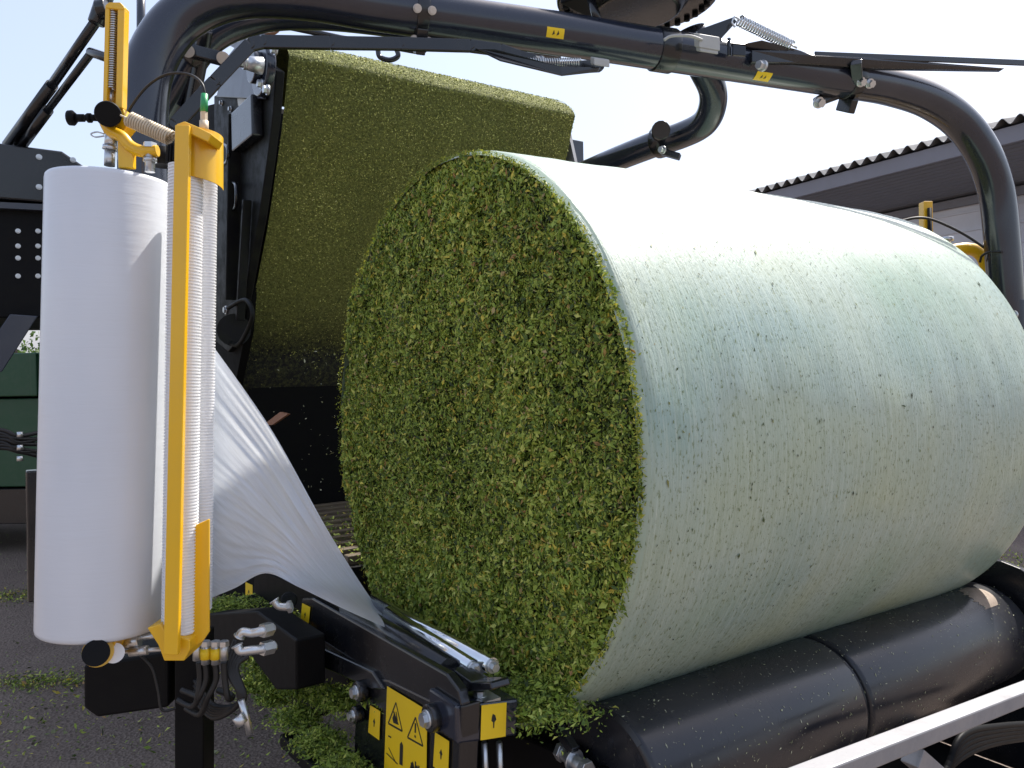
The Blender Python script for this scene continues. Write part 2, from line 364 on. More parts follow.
# trees beyond
for k, (lat, dep, h, rad, lab) in enumerate([(-9.9, 16, 2.4, 1.5, 'round green bush seen just above the dark green trailer'), (-13.5, 17.5, 2.7, 1.8, 'green bush at the extreme left edge behind the trailer')]):
    c = cf(lat, dep, 0); t = empty('tree', c); tag(t, lab, 'tree', 'trees beyond the yard')
    MB().tube([c, c+V((.1, 0, h*.3)), c+V((.05, .1, h*.6)), c+V((0, 0, h*.9))], [.12, .09, .06, .02], 10).build('trunk', 'bark', t)
    n = 6000; cl = rng.normal(0, .5, (40, 3))*[rad, rad, h*.35]; q = cl[rng.integers(0, 40, n)] + rng.normal(0, .22, (n, 3)) + [c.x, c.y, h*.62]
    q = q[q[:, 2] > .2]
    chips('crown', q, rng.normal(0, 1, (len(q), 3)), (.08, .16), (.5, .8), .2, 'leaf', t)

# ------------------------------------------------------------------ silage bale
BX, BY, BZ, BR, BL = .902, 1.565, 1.447, .625, 1.49
bale = empty('silage_bale', (BX+BL/2, BY, BZ-BR)); tag(bale, 'big round bale of chopped green crop wrapped in pale translucent film', 'bale')
def brad(x, th):
    u = x/BL
    r = BR + .010*math.sin(math.pi*min(1, max(0, u)))**.7
    if x < .03: r -= .012*(1-x/.03)**2
    e = BL-x
    if e < .10: r -= .10-math.sqrt(max(0, .10**2-(.10-max(e,0))**2))
    r += .030*max(0, u)**1.5*math.exp(-(((th % (2*math.pi))-1.17*math.pi)/.75)**2)
    r += .006*noise.noise(V((x*2.2, math.cos(th)*1.6, math.sin(th)*1.6))) + .0018*noise.noise(V((x*14, math.cos(th)*5, math.sin(th)*5)))
    return r
wr = MB(); nx, na = 150, 300; vs = []; uv = []
xs = [BL*(i/(nx))**1.0 for i in range(nx+1)]
for x in xs:
    for k in range(na+1):
        th = 2*math.pi*k/na; r = brad(x, th)
        vs.append((BX+x, BY+r*math.cos(th), BZ+r*math.sin(th))); uv.append((th*BR, x))
fs = [(i*(na+1)+k, i*(na+1)+k+1, (i+1)*(na+1)+k+1, (i+1)*(na+1)+k) for i in range(nx) for k in range(na)]
wr.add(vs, fs, True); wr.uv = uv
wr.build('film_wrap', 'wrap', bale)
# film hem layers at the near rim
hm = MB()
for j, (xo, dr, x1) in enumerate([(-.001, .0005, .016)]):
    vs = []; 
    for k in range(241):
        th = 2*math.pi*k/240; wob = .003*noise.noise(V((math.cos(th)*4, math.sin(th)*4, j*3.)))
        for xx in (xo+wob, x1+wob*1.5):
            r = brad(max(0, xx), th)+dr; vs.append((BX+xx, BY+r*math.cos(th), BZ+r*math.sin(th)))
    hm.add(vs, [(2*k, 2*k+1, 2*k+3, 2*k+2) for k in range(240)], True)
hmat, n_, b_ = nt('film_hem'); b_.inputs['Base Color'].default_value = (.36, .44, .34, 1); b_.inputs['Roughness'].default_value = .3
hm.build('film_hem', hmat, bale)
# end faces
def face(n, X, nx_, s, name):
    th = rng.random(n)*2*math.pi; rr = np.sqrt(rng.random(n))*(BR-.006 if nx_ < 0 else BR-.11)
    y = BY+rr*np.cos(th); z = BZ+rr*np.sin(th)
    dx = np.array([.020*noise.noise(V((a*5, b*5, 0)))+.012*noise.noise(V((a*22, b*22, 3))) for a, b in zip(y, z)])
    rim = np.clip((rr/BR-.93)/.07, 0, 1)
    P = np.c_[X + nx_*(dx+.010*rng.random(n)-.012*rim), y, z]
    big = np.array([noise.noise(V((a*3, b*3, 9))) for a, b in zip(y, z)])
    mid = np.array([noise.noise(V((a*26, b*26, 5))) for a, b in zip(y, z)])
    low = np.clip((BZ-.15-z)/.5, 0, 1)
    tint = np.clip(rng.beta(1.7, 1.9, n) + .12*big + .12*mid + .08*low - .05, 0, .93)
    odd = rng.random(n) < .06; tint[odd] = .9+.1*rng.random(odd.sum())
    sz = 1+.55*low+.3*big
    rings = [(X - nx_*.026, BY, BZ)]; bf = []
    k0 = 96; rg = 26
    for i in range(1, rg+1):
        for k in range(k0):
            a = 2*math.pi*k/k0; r = (BR-.004 if nx_ < 0 else BR-.105)*i/rg
            rings.append((X-nx_*(.026) + nx_*.008*noise.noise(V((math.cos(a)*r*5, math.sin(a)*r*5, 2))), BY+r*math.cos(a), BZ+r*math.sin(a)))
    for k in range(k0): bf.append((0, 1+k, 1+(k+1) % k0))
    for i in range(rg-1):
        for k in range(k0):
            p, q = 1+i*k0+k, 1+i*k0+(k+1) % k0; bf += [(p, p+k0, q+k0), (p, q+k0, q)]
    return chips(name, P, np.tile([nx_, 0, 0], (n, 1)), (.005, s), (.22, .55), .42, 'chop', bale, tint=tint, base=(rings, bf), basemat='chopbase', sizes=sz)
face(140000, BX, -1., .020, 'crop_end_face')
face(9000, BX+BL-.002, 1., .03, 'far_end_face')
n = 5200; th = rng.random(n)*2*math.pi; rr = BR-.010+rng.random(n)*.010
P = np.c_[BX-.004+rng.normal(0, .006, n), BY+rr*np.cos(th), BZ+rr*np.sin(th)]
keep = np.sin(th) > -.3; keep |= rng.random(n) < .35; P = P[keep]; th = th[keep]
chips('rim_bits', P, np.c_[np.full(len(th), -.7), np.cos(th), np.sin(th)], (.004, .011), (.2, .45), .6, 'edge', bale) if False else chips('rim_bits', P, np.c_[np.full(len(th), -.7), np.cos(th), np.sin(th)], (.004, .011), (.2, .45), .6, 'edge', bale)
# flecks of crop stuck to the film
n = 7000; x = rng.random(n)*BL*.97+.03; th = math.pi*1.0 + rng.uniform(-1.25, 1.9, n)*-1
th = rng.uniform(math.pi*.25, math.pi*1.5, n)
rr = np.array([brad(a, b) for a, b in zip(x, th)])+.0016
P = np.c_[BX+x, BY+rr*np.cos(th), BZ+rr*np.sin(th)]; nr = np.c_[np.zeros(n), np.cos(th), np.sin(th)]; al = np.c_[np.zeros(n), -np.sin(th), np.cos(th)]
sz = np.where(rng.random(n) < .015, 2.2, 1.0)
chips('stuck_flecks', P, nr, (.002, .0075), (.25, .5), .05, 'fleck', bale, along=al, sizes=sz, curl=.05)
P = []; 
for i in range(500):
    a = rng.uniform(math.pi*1.1, math.pi*1.5); P.append((BX+BL-.02+rng.normal(0, .015), BY+(BR-.055)*math.cos(a), BZ+(BR-.055)*math.sin(a)))
chips('far_rim_bits', P, np.tile([1., -.5, -.5], (500, 1)), (.01, .03), (.3, .6), .6, 'edge', bale)

# ------------------------------------------------------------------ machine
mach = empty('bale_wrapping_machine', (1.6, 3.0, 0)); tag(mach, 'black baler and wrapper with curved tube arms around the green bale', 'farm machine')
DX, DY = V((1, 0, 0)), V((0, 1, 0)); DZ = V((0, 0, 1))
def bolt(parent, p, d=None, r=.008, h=.012, mat='steel'):
    return MB().hexbolt(p, d if d is not None else V((-1, 0, 0)), r, h).build('bolt', mat, parent)
def tocam(p): return (CAM-p).normalized()
# wrapping arm
arm_px = [(150, 330, 1.80), (146, 230, 1.80), (143, 150, 1.80), (143, 108, 1.80), (150, 65, 1.81), (172, 27, 1.83), (205, 4, 1.85), (250, -6, 1.88), (310, -3, 1.92), (370, 7, 1.96), (460, 20, 2.02), (560, 34, 2.10), (650, 48, 2.18), (750, 64, 2.28), (850, 80, 2.40), (893, 88, 2.47), (930, 101, 2.53), (960, 122, 2.58), (982, 152, 2.61), (996, 190, 2.64), (1002, 240, 2.65), (1007, 310, 2.66), (1011, 380, 2.68), (1018, 470, 2.7)]
armpts = pp(arm_px)
arm = MB().tube(smooth_path(armpts), .054, 28).build('wrapping_arm', 'tube', mach)
def armat(x):
    for a, b in zip(arm_px[5:], arm_px[6:]):
        if a[0] <= x <= b[0]:
            t = (x-a[0])/(b[0]-a[0]); return tuple(a[i]*(1-t)+b[i]*t for i in range(3))
def sleeve(x, w, mat, name, parent, r=.0555, arc=None):
    p, q = at(*armat(x-w/2)), at(*armat(x+w/2)); return MB().tube([p, q], r, 28).build(name, mat, parent)
# yellow stickers on the arm: bent patches with dark mark
def patch(x, w, dy0, dy1):
    a, b = armat(x-w/2), armat(x+w/2); mb = MB(); P0, P1 = at(*a), at(*b); ax = (P1-P0).normalized(); view = tocam(P0); dn = (view - ax*view.dot(ax)).normalized(); up = ax.cross(dn)
    if up.z < 0: up = -up
    vs = []
    for i in range(9):
        an = math.radians(dy0+(dy1-dy0)*i/8); o = (dn*math.cos(an)+up*math.sin(an))*.0552
        vs += [P0+o, P1+o]
    mb.add(vs, [(2*i, 2*i+1, 2*i+3, 2*i+2) for i in range(8)], True)
    mb.cur = 1; an = math.radians((dy0+dy1)/2); o = (dn*math.cos(an)+up*math.sin(an)); m0 = (P0+P1)/2
    for i in range(2):
        c = m0+o*.0558+ax*(.006*(i*2-1)); t = up*math.cos(an)-dn*math.sin(an)
        mb.add([c-ax*.003-t*.006, c+ax*.004-t*.002, c+ax*.001+t*.007], [(0, 1, 2)])
    return mb.build('warning_label', ['label', 'ink'], arm)
patch(549, 16, -25, -2) if False else patch(549, 17, -12, 14)
patch(756, 15, -45, -15)
def clamp(x, wpx, r, parent=arm):
    p, q = at(*armat(x-wpx/2)), at(*armat(x+wpx/2)); c = MB().tube([p, q], r, 24); ax = (q-p).normalized(); mid = (p+q)/2
    v = tocam(mid); dn = (v-ax*v.dot(ax)).normalized(); up = ax.cross(dn); up = up if up.z > 0 else -up
    if x != 663: c.obox(mid+dn*.02-up*(r+.012), ax*.012, dn*.03, up*.02)
    o = c.build('clamp', 'black', parent, .003)
    return mid, ax, dn, up
mid, ax, dn, up = clamp(421, 12, .060)
for s_ in (-1, 1):
    bolt(arm, mid+dn*.060+ax*.018*s_+up*.012, dn, .008, .012); bolt(arm, mid+dn*.045+ax*.018*s_-up*.058, dn, .008, .012)
# lower bracket from the clamp to guide bar
MB().bar(mid-up*.03+dn*.045, mid-up*.085+dn*.04, .028, .02).build('bracket', 'black', arm, .003)
mid, ax, dn, up = clamp(850, 10, .058)
for a_, b_ in ((-.012, .0), (.022, .0)): bolt(arm, mid+dn*.058+ax*a_+up*b_, dn, .011, .016)
MB().bar(mid-up*.03, mid-up*.075-ax*.10, .03, .03).build('bracket', 'black', arm, .006)
bolt(arm, mid-up*.075-ax*.10+dn*.01, dn, .013, .02)
mid, ax, dn, up = clamp(663, 18, .059)
bolt(arm, at(763, 66, 2.2), None, .012, .02); bolt(arm, at(541, 62, 2.03), None, .012, .02)
# second tube at upper left and baler support tube
tb = MB().tube(smooth_path(pp([(140, 190, 2.1), (152, 130, 2.1), (176, 85, 2.1), (196, 52, 2.1), (214, 34, 2.11), (240, 22, 2.13), (275, 14, 2.15), (330, 14, 2.18), (400, 22, 2.22), (470, 33, 2.26), (560, 45, 2.32)])), .043, 24).build('frame_tube', 'tube', mach, label='curved tube behind the near end of the arm')
c = MB().tube(pp([(184, 48, 2.05), (198, 62, 2.05)]), .02, 12); c.bar(at(183, 49, 2.02), at(226, 60, 2.02), .03, .03)
c.build('clamp', 'black', tb, .004); bolt(tb, at(188, 51, 2.0), tocam(at(188, 51, 2.)), .012, .012); bolt(tb, at(223, 58, 2.0), tocam(at(223, 58, 2.)), .012, .012)
MB().tube(smooth_path(pp([(205, 30, 2.05), (200, 60, 2.08), (190, 110, 2.1)])), .02, 12).build('brace', 'black', tb)
st = MB().tube(smooth_path(pp([(690, 30, 2.35), (700, 62, 2.4), (712, 88, 2.45), (712, 108, 2.5), (703, 124, 2.56), (682, 135, 2.64), (650, 146, 2.74), (600, 166, 2.95), (560, 184, 3.15), (520, 205, 3.3)])), .043, 24).build('frame_tube', 'tube', mach, label='tube bending down behind the bale from the hub')
c = MB().tube(pp([(657, 143, 2.70), (667, 140, 2.67)]), .053, 20); c.tube(pp([(660, 132, 2.6), (661, 130, 2.55)]), .03, 14); c.bar(at(662, 152, 2.62), at(680, 157, 2.6), .03, .02)
c.build('clamp', 'black', st, .003); bolt(st, at(663, 150, 2.58), None, .010, .014)
# rotor hub
hub = MB(); hc = at(637, 1, 2.30); hz = hc.z
hub.tube([hc, hc+DZ*.05, hc+DZ*.2], [.23, .235, .235], 48); hub.tube([hc-DZ*.035, hc], [.12, .15], 40)
hb = hub.build('rotor_hub', 'black', mach, .006)
tg = MB()
for i in range(36):
    a = i*math.pi/18; q = hc+V((math.cos(a)*.205, math.sin(a)*.205, -.01)); tg.tube([q, q+DZ*.012], .009, 8)
tg.build('drive_chain', 'matte', hb)
MB().obox(hc-DZ*.012+V((-.10, .05, 0)), V((.09, .02, 0)), V((-.02, .06, 0)), DZ*.012).build('cover', 'matte', hb, .004)
MB().tube(pp([(590, -4, 2.2), (600, 28, 2.2)]), .012, 10).build('bracket', 'black', hb)
# sensor boxes and springs
sb = MB(); c = at(707, 42, 2.12); sb.obox(c, ax*.032, DZ*.018, dn*.015); sb.obox(c-DZ*.022, ax*.028, DZ*.006, dn*.012)
sb.build('sensor_box', 'greybox', arm, .003)
sb = MB(); c = at(600, 62, 2.05); sb.obox(c, ax*.022, DZ*.010, dn*.014); sb.build('sensor_box', 'greybox', arm, .003)
MB().tube(smooth_path(pp([(664, 40, 2.08), (672, 36, 2.08), (690, 36, 2.08), (702, 40, 2.1)])), .004, 8).build('cable', 'greybox', arm)
MB().tube(smooth_path(pp([(1000, 56, 2.5)]*1+[(1000, 57, 2.5)]), 2), .004, 6) 
MB().coil(at(524, 62, 2.0), at(580, 62, 2.02), .009, 24, .0018).build('spring', 'steel', arm)
MB().coil(at(739, 20, 2.18), at(791, 45, 2.24), .014, 22, .0028).build('spring', 'steel', arm)
h = MB(); h.tube(smooth_path(pp([(740, 20, 2.18), (735, 17, 2.18), (732, 22, 2.18), (735, 27, 2.18)])), .003, 8); h.build('spring_hook', 'steel', arm); h = MB(); h.tube(pp([(790, 44, 2.24), (797, 48, 2.24)]), .003, 8); h.build('spring_hook', 'steel', arm)
p_ = MB(); p_.prism(pp([(697, 30, 2.2), (733, 17, 2.2), (737, 21, 2.2), (716, 44, 2.2), (700, 44, 2.2)]), d0*.012); p_.build('spring_bracket', 'black', arm, .002)
p_ = MB(); p_.prism(pp([(722, 42, 2.2), (742, 44, 2.2), (762, 40, 2.2), (800, 50, 2.25), (790, 60, 2.25), (722, 58, 2.2)]), d0*.012)
p_.bar(at(729, 38, 2.16), at(729, 56, 2.16), .008, .008); p_.prism(pp([(733, 44, 2.15), (746, 46, 2.15), (746, 56, 2.15), (733, 55, 2.15)]), d0*.01)
p_.build('pivot_bracket', 'black', arm, .002)
# guide bars
gb = MB(); gb.prism(pp([(752, 50, 2.2), (800, 50, 2.25), (812, 55, 2.26), (880, 58, 2.34), (1005, 68, 2.5), (1002, 70, 2.5), (870, 68, 2.34), (795, 63, 2.25), (752, 62, 2.2)]), d0*.02)
gb.prism(pp([(815, 51, 2.27), (1060, 61, 2.56), (1060, 67, 2.56), (815, 57, 2.27)]), d0*.006+DZ*.0)
gb.bar(at(856, 62, 2.3), at(858, 84, 2.36), .03, .02)
gb.build('guide_bar', 'black', mach, .002, label='tapered flat bar over the far half of the arm')
gb = MB(); path = pp([(176, 124, 1.75), (215, 82, 1.78), (250, 45, 1.82), (262, 42, 1.83), (330, 43, 1.88), (400, 44, 1.93), (470, 46, 1.97), (500, 50, 2.0), (520, 57, 2.02), (560, 68, 2.05), (600, 66, 2.1)])
for a_, b_ in zip(path, path[1:]): gb.bar(a_, b_, .014, .030)
for a_ in path: gb.tube([a_-d0*.006, a_+d0*.006], .012, 12)
gb.build('guide_bar', 'black', mach, .002, label='thin bent bar under the near half of the arm')
gb = MB(); gb.prism(pp([(475, 48, 1.96), (495, 49, 1.96), (560, 66, 2.0), (600, 67, 2.05), (598, 71, 2.05), (562, 75, 2.0), (500, 60, 1.96)]), d0*.01); gb.build('cutter_plate', 'black', mach, .002)
MB().tube(pp([(265, 22, 2.4), (341, 38, 2.5), (420, 52, 2.6)]), .009, 10).build('thin_rod', 'black', mach)
MB().tube(smooth_path(pp([(256, 18, 2.3), (262, 28, 2.3), (270, 32, 2.3), (277, 28, 2.3), (272, 20, 2.3)])), .010, 10).build('brown_hose', 'copper', mach)
MB().tube(smooth_path(pp([(378, 50, 2.5), (380, 57, 2.5), (390, 60, 2.5), (398, 56, 2.5), (396, 48, 2.5)])), .008, 10).build('hook', 'black', mach)
# long rods upper left and mast behind
for (a_, b_, c_, r1, r2) in (((8, 145, 2.6), (52, 85, 2.4), (101, 14, 2.2), .018, .014), ((20, 148, 2.6), (48, 110, 2.45), (92, 52, 2.25), .016, .011)):
    q = MB(); q.tube(pp([a_, b_]), r1, 16); q.tube(pp([b_, c_]), r2, 16); q.build('gas_strut', 'black', mach)
q = MB(); q.tube(pp([(96, 24, 2.2), (106, -6, 2.2)]), .022, 16); q.tube(pp([(98, 10, 2.18), (108, 8, 2.18)]), .026, 16); q.tube(pp([(90, 52, 2.25), (108, 58, 2.2), (124, 62, 2.2)]), .013, 12); q.build('strut_joint', 'black', mach, .003)
MB().tube(pp([(141, 60, 2.5), (141, -20, 2.5)]), .013, 12).build('mast', 'tube', mach)

# left side housing
hs = MB(); pts = [onY(-160, 125, 3.0), onY(0, 143, 3.0), onY(62, 151, 3.0), onY(90, 170, 3.0), onY(92, 206, 3.0), onY(-160, 186, 3.0)]
hs.prism(pts, DY*.9); ho = hs.build('side_housing', 'plate' if False else 'black', mach, .006)
hs = MB(); hs.prism([onY(-160, 188, 3.02), onY(92, 208, 3.02), onY(92, 318, 3.02), onY(-160, 318, 3.02)], DY*.85); hs.build('lower_housing', 'matte', mach, .005)
MB().prism([onY(-160, 194, 2.99), onY(60, 205, 2.99), onY(60, 211, 2.99), onY(-160, 200, 2.99)], DY*.03).build('trim_strip', 'plate', ho)
for x_, y_ in ((39, 157), (73, 160), (39, 187)): bolt(ho, onY(x_, y_, 2.998), -DY, .007, .006)
for x_ in (18, 38):
    for y_ in (231, 246, 258, 276): bolt(ho, onY(x_, y_, 3.018), -DY, .006, .004)
MB().prism([onY(10, 314, 2.95), onY(38, 316, 2.95), onY(2, 372, 2.95), onY(-30, 372, 2.95)], DY*.04).build('diagonal_brace', 'plate', mach, .003)
q = MB()
for i in range(7): q.tube(smooth_path([onY(-60, 428+i*4, 2.6), onY(0, 430+i*3, 2.6), onY(20, 436+i*3+(4*math.sin(i*2)), 2.6), onY(60, 430+i*5, 2.65), onY(110, 440+i*4, 2.7)]), .006, 8)
q.build('hose_bundle', 'rubber', mach)
for y_ in (432, 445, 456): MB().tube([onY(20, y_, 2.55), onY(20, y_+5, 2.55)], .008, 10).build('hose_clip', 'steel', mach)
q = MB(); q.bar(onY(34, 470, 2.6), onY(36, 600, 2.6), .04, .04); q.build('upright', 'black', mach, .004)

# baler body behind
def xz(pairs, X, ext): return MB().prism([onX(a_, b_, X) for a_, b_ in pairs], DX*ext)
edge_px = [(287, 52), (286, 70), (282, 110), (276, 160), (268, 215), (258, 270), (248, 320), (241, 350)]
prof = [onX(a_, b_, .9) for a_, b_ in edge_px]
yz = [(p.y, p.z) for p in prof]
print('BELT', [(round(a_, 2), round(b_, 2)) for a_, b_ in yz])
y0, z0 = yz[0]; cy, cz = y0+.16, z0-.06
full = [(cy+.5, cz+.10), (cy+.12, cz+.165), (cy, cz+.15), (cy-.08, cz+.125)] + yz
# continue down and back under
yl, zl = yz[-1]
full += [(yl+.04, zl-.10), (yl+.14, zl-.22), (yl+.30, zl-.34), (yl+.55, zl-.40)]
fine = smooth_path([V((0, a_, b_)) for a_, b_ in full], 10)
W0, W1 = .905, 2.10
bm_ = MB(); n1 = 60; vs = []
for p in fine:
    for i in range(n1+1):
        x = W0+(W1-W0)*i/n1; vs.append((x, p.y+.006*noise.noise(V((x*6, p.y*6, p.z*6))), p.z))
    
bm_.add(vs, [(i*(n1+1)+k, i*(n1+1)+k+1, (i+1)*(n1+1)+k+1, (i+1)*(n1+1)+k) for i in range(len(fine)-1) for k in range(n1)], True)
nf = len(fine)-1
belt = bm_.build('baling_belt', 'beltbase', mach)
av = belt.data.attributes.new('cover', 'FLOAT', 'POINT'); av.data.foreach_set('value', np.repeat(np.clip((nf-38-np.arange(nf+1))/34., 0, 1), n1+1).astype(np.float32))  # fade mask down the belt, imitating crop lost in shadow
seg = [(fine[i+1]-fine[i]).length for i in range(len(fine)-1)]; cum = np.cumsum([0]+seg)
n = 150000; s_ = rng.random(n)*cum[-1]; idx = np.clip(np.searchsorted(cum, s_)-1, 0, len(fine)-2)
fa = np.array([tuple(p) for p in fine]); tt = ((s_-cum[idx])/np.array(seg)[idx])[:, None]; pos = fa[idx]*(1-tt)+fa[idx+1]*tt
tan = fa[idx+1]-fa[idx]; tan /= np.linalg.norm(tan, axis=1)[:, None]; nr = np.c_[np.zeros(n), tan[:, 2], -tan[:, 1]]
if nr[idx == 45].mean(0)[1] > 0: nr = -nr
keep = rng.random(n) > np.clip((idx-(len(fine)-74))/38., 0, .99); pos, nr, idx = pos[keep], nr[keep], idx[keep]; n = len(pos)  # chips thin out at the lower end for the same painted fade into shadow
pos[:, 0] = W0+(W1-W0)*rng.random(n); pos += nr*(.002+.004*rng.random(n))[:, None]
cl = np.array([noise.noise(V((a_*9, b_*2.5, c_*2.5))) for a_, b_, c_ in pos])
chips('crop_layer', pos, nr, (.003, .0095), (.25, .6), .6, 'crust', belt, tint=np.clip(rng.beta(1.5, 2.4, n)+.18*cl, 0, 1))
# roller cap at the belt's right end + pale plate + grey box
pr = [V((2.115, a_, b_)) for a_, b_ in full[1:9]]
MB().prism([onX(566, 122, 2.13), onX(575, 163, 2.13), onX(560, 190, 2.13), onX(540, 190, 2.13), onX(552, 110, 2.13)], DX*.015).build('end_plate', 'rail', mach)
MB().box(tuple(onX(573, 166, 2.15)-V((0, 0, .1))), tuple(onX(573, 139, 2.15)+V((.06, .35, 0)))).build('end_box', 'plate', mach, .003)
# chamber side plates
body = MB(); body.box((1.0, 3.35, .5), (2.02, 9.5, 2.72)); body.box((1.0, 2.85, .3), (2.02, 3.35, 1.0)); bd = body.build('baler_body_and_shade_block', 'void', mach, .03)  # body near the belt; its unseen rear is stretched long to shade the ground
sp = xz([(276, 70), (273, 110), (267, 160), (259, 215), (249, 270), (240, 318), (234, 345), (228, 352), (214, 340), (214, 96), (240, 82), (262, 60)], .86, .03).build('chamber_side_plate', 'grime', mach, .004)
MB().prism([onX(150, 120, .88), onX(262, 92, .88), onX(246, 330, .88), onX(200, 560, .88), (onX(150, 560, .88))], DX*.03).build('rear_side_plate', 'void', mach)
MB().prism([onX(216, 97, .84), onX(226, 58, .84), onX(256, 20, .84), onX(275, 20, .84), onX(262, 60, .84), onX(262, 99, .84)], DX*.015).build('upper_plate', 'plate', sp, .003)
MB().prism([onX(228, 45, .9), onX(234, 28, .9), onX(257, 24, .9), onX(257, 60, .9)], DX*.015).build('upper_plate', 'plate', sp, .003)
be = MB(); c = onX(268, 70, .83); be.tube([c, c-DX*.03], .085, 24); be.tube([c-DX*.03, c-DX*.055], .05, 20); bo = be.build('bearing_housing', 'tube', sp, .004)
c = onX(262, 66, .77); MB().tube([c, c-DX*.05], [.026, .02], 12).hexbolt(c-DX*.05, -DX, .016, .02).build('shaft_end', 'steel', bo)
for x_, y_ in ((268, 90), (262, 84), (276, 50)): bolt(bo, onX(x_, y_, .80), None, .012, .015)
MB().prism([onX(238, 98, .85), onX(260, 101, .85), onX(260, 109, .85), onX(239, 106, .85)], -DX*.003).build('pale_sticker', 'sticker', sp)
MB().box(tuple(onX(252, 135, .82)), tuple(onX(242, 115, .86))).build('junction_box', 'black', sp, .006)
q = MB(); q.tube(smooth_path([onX(232, 182, .84), onX(236, 186, .81), onX(236, 205, .81), onX(233, 210, .84)]), .006, 8); q.tube(smooth_path([onX(224, 144, .84), onX(228, 148, .82), onX(228, 160, .82), onX(224, 164, .84)]), .008, 8); q.build('grab_handle', 'black', sp)
for x_, y_ in ((222, 103), (231, 109), (232, 209), (233, 237), (232, 252), (233, 266), (233, 208), (243, 125), (246, 135), (226, 310), (230, 331)):
    bolt(sp, onX(x_, y_, .858), None, .008 if y_ < 260 else .013, .01)
q = MB(); q.bar(onX(247, 200, .84), onX(240, 320, .84), .02, .03, (1, 0, 0)); q.bar(onX(235, 115, .84), onX(232, 300, .84), .02, .05, (1, 0, 0)); q.build('stiffener', 'grime', sp, .003)
q = MB(); q.tube([onX(234, 330, .83), onX(234, 330, .86)], .06, 20); q.tube(smooth_path([onX(228, 308, .82), onX(246, 300, .82), onX(252, 318, .82), onX(238, 345, .82), onX(226, 338, .82)]), .008, 8); q.build('lower_pivot', 'grime', sp)
c_ = onX(287, 417, 1.0)
MB().prism([onX(263, 425, .97), onX(280, 412, .97), onX(288, 414, .97), onX(272, 425, .97)], DX*.01).build('bare_bracket', 'copper', mach)
# transfer floor: slats
fl = MB(); fl.box((.92, 2.2, .98), (2.05, 3.25, 1.02))
fo = fl.build('transfer_floor', 'grime', mach, .002)
for i in range(11): MB().box((.925, 2.22+i*.092, 1.021), (2.04, 2.25+i*.092, 1.05)).build('slat', 'slat', fo, .003)
P = np.c_[rng.uniform(.93, 2.0, 5000), rng.uniform(2.2, 2.9, 5000), 1.025+.03*rng.random(5000)]
tag(chips('chopped_crop_layer', P, np.tile([0, -.3, 1.], (5000, 1)), (.008, .025), (.3, .6), .7, 'chop', tint=rng.random(5000)), 'thin scatter of chopped crop on the slatted floor behind the bale', 'chopped crop', kind='stuff')
bk = MB(); bk.box((.95, 3.25, .8), (2.05, 3.3, 2.2)); bk.build('chamber_back', 'void', mach)

# ------------------------------------------------------------------ wrapping table
RX0, RX1, RY, RZ, RR = .97, 2.38, 1.12, .825, .138
rl = MB()
P_ = []; R_ = []
for s0, s1 in ((RX0, RX0+.63), (RX0+.642, RX1)):
    rl.tube([V((x_, RY, RZ)) for x_ in (s0, s0+.003, s0+.006, s0+.012, s1-.012, s1-.006, s1-.003, s1)], [RR-.012, RR-.005, RR-.001, RR, RR, RR-.001, RR-.004, RR-.012], 96)
rl.tube([V((RX0+.3, RY, RZ)), V((RX1-.3, RY, RZ))], RR-.011, 96); ro = rl.build('table_roller', 'roller', mach)
rim = MB(); vs = []
for k in range(25):
    a = math.radians(50+k*3.2)
    for x_, r_ in ((RX0-.001, RR-.010), (RX0+.004, RR-.001)): vs.append((x_, RY-r_*math.cos(a), RZ+r_*math.sin(a)))
rim.add(vs, [(2*i, 2*i+1, 2*i+3, 2*i+2) for i in range(24)], True); rim.build('worn_rim', 'roller', ro)
MB().tube([V((RX0-.10, RY, RZ)), V((RX0, RY, RZ))], .03, 20).build('axle', 'black', ro)
wp = MB(); vs = []; nw = 14
for k in range(nw+1):
    a = math.radians(52+k*2.6)
    x0_ = RX1-.17+.02*abs(math.sin(k*1.9))+.008*random.random()+abs(k-nw*.3)*.002; x1_ = RX1-.055-.0006*(k-7)**2
    for x_ in (x0_, x1_): vs.append((x_, RY-(RR+.0006)*math.cos(a), RZ+(RR+.0006)*math.sin(a)))
wp.add(vs, [(2*i, 2*i+1, 2*i+3, 2*i+2) for i in range(nw)], True)
wp.build('bare_metal_patch', paint('bare_metal', (.20, .155, .12), .5, metal=.3, dust=.3, dustc=(.2, .15, .1), dscale=40), ro, label='scraped patch of bare metal')
n = 900; x_ = rng.uniform(RX0, RX1, n); a = rng.uniform(math.radians(-30), math.radians(110), n)
P = np.c_[x_, RY-(RR+.001)*np.cos(a), RZ+(RR+.001)*np.sin(a)]
chips('stuck_chaff', P, np.c_[np.zeros(n), -np.cos(a), np.sin(a)], (.002, .009), (.2, .4), .05, 'chaff', ro, curl=.03)
# second roller on the far side
MB().tube([V((RX0, BY+.39, .775)), V((RX1, BY+.39, .775))], RR, 48).build('table_roller', 'roller', mach, label='far roller hidden under the bale')
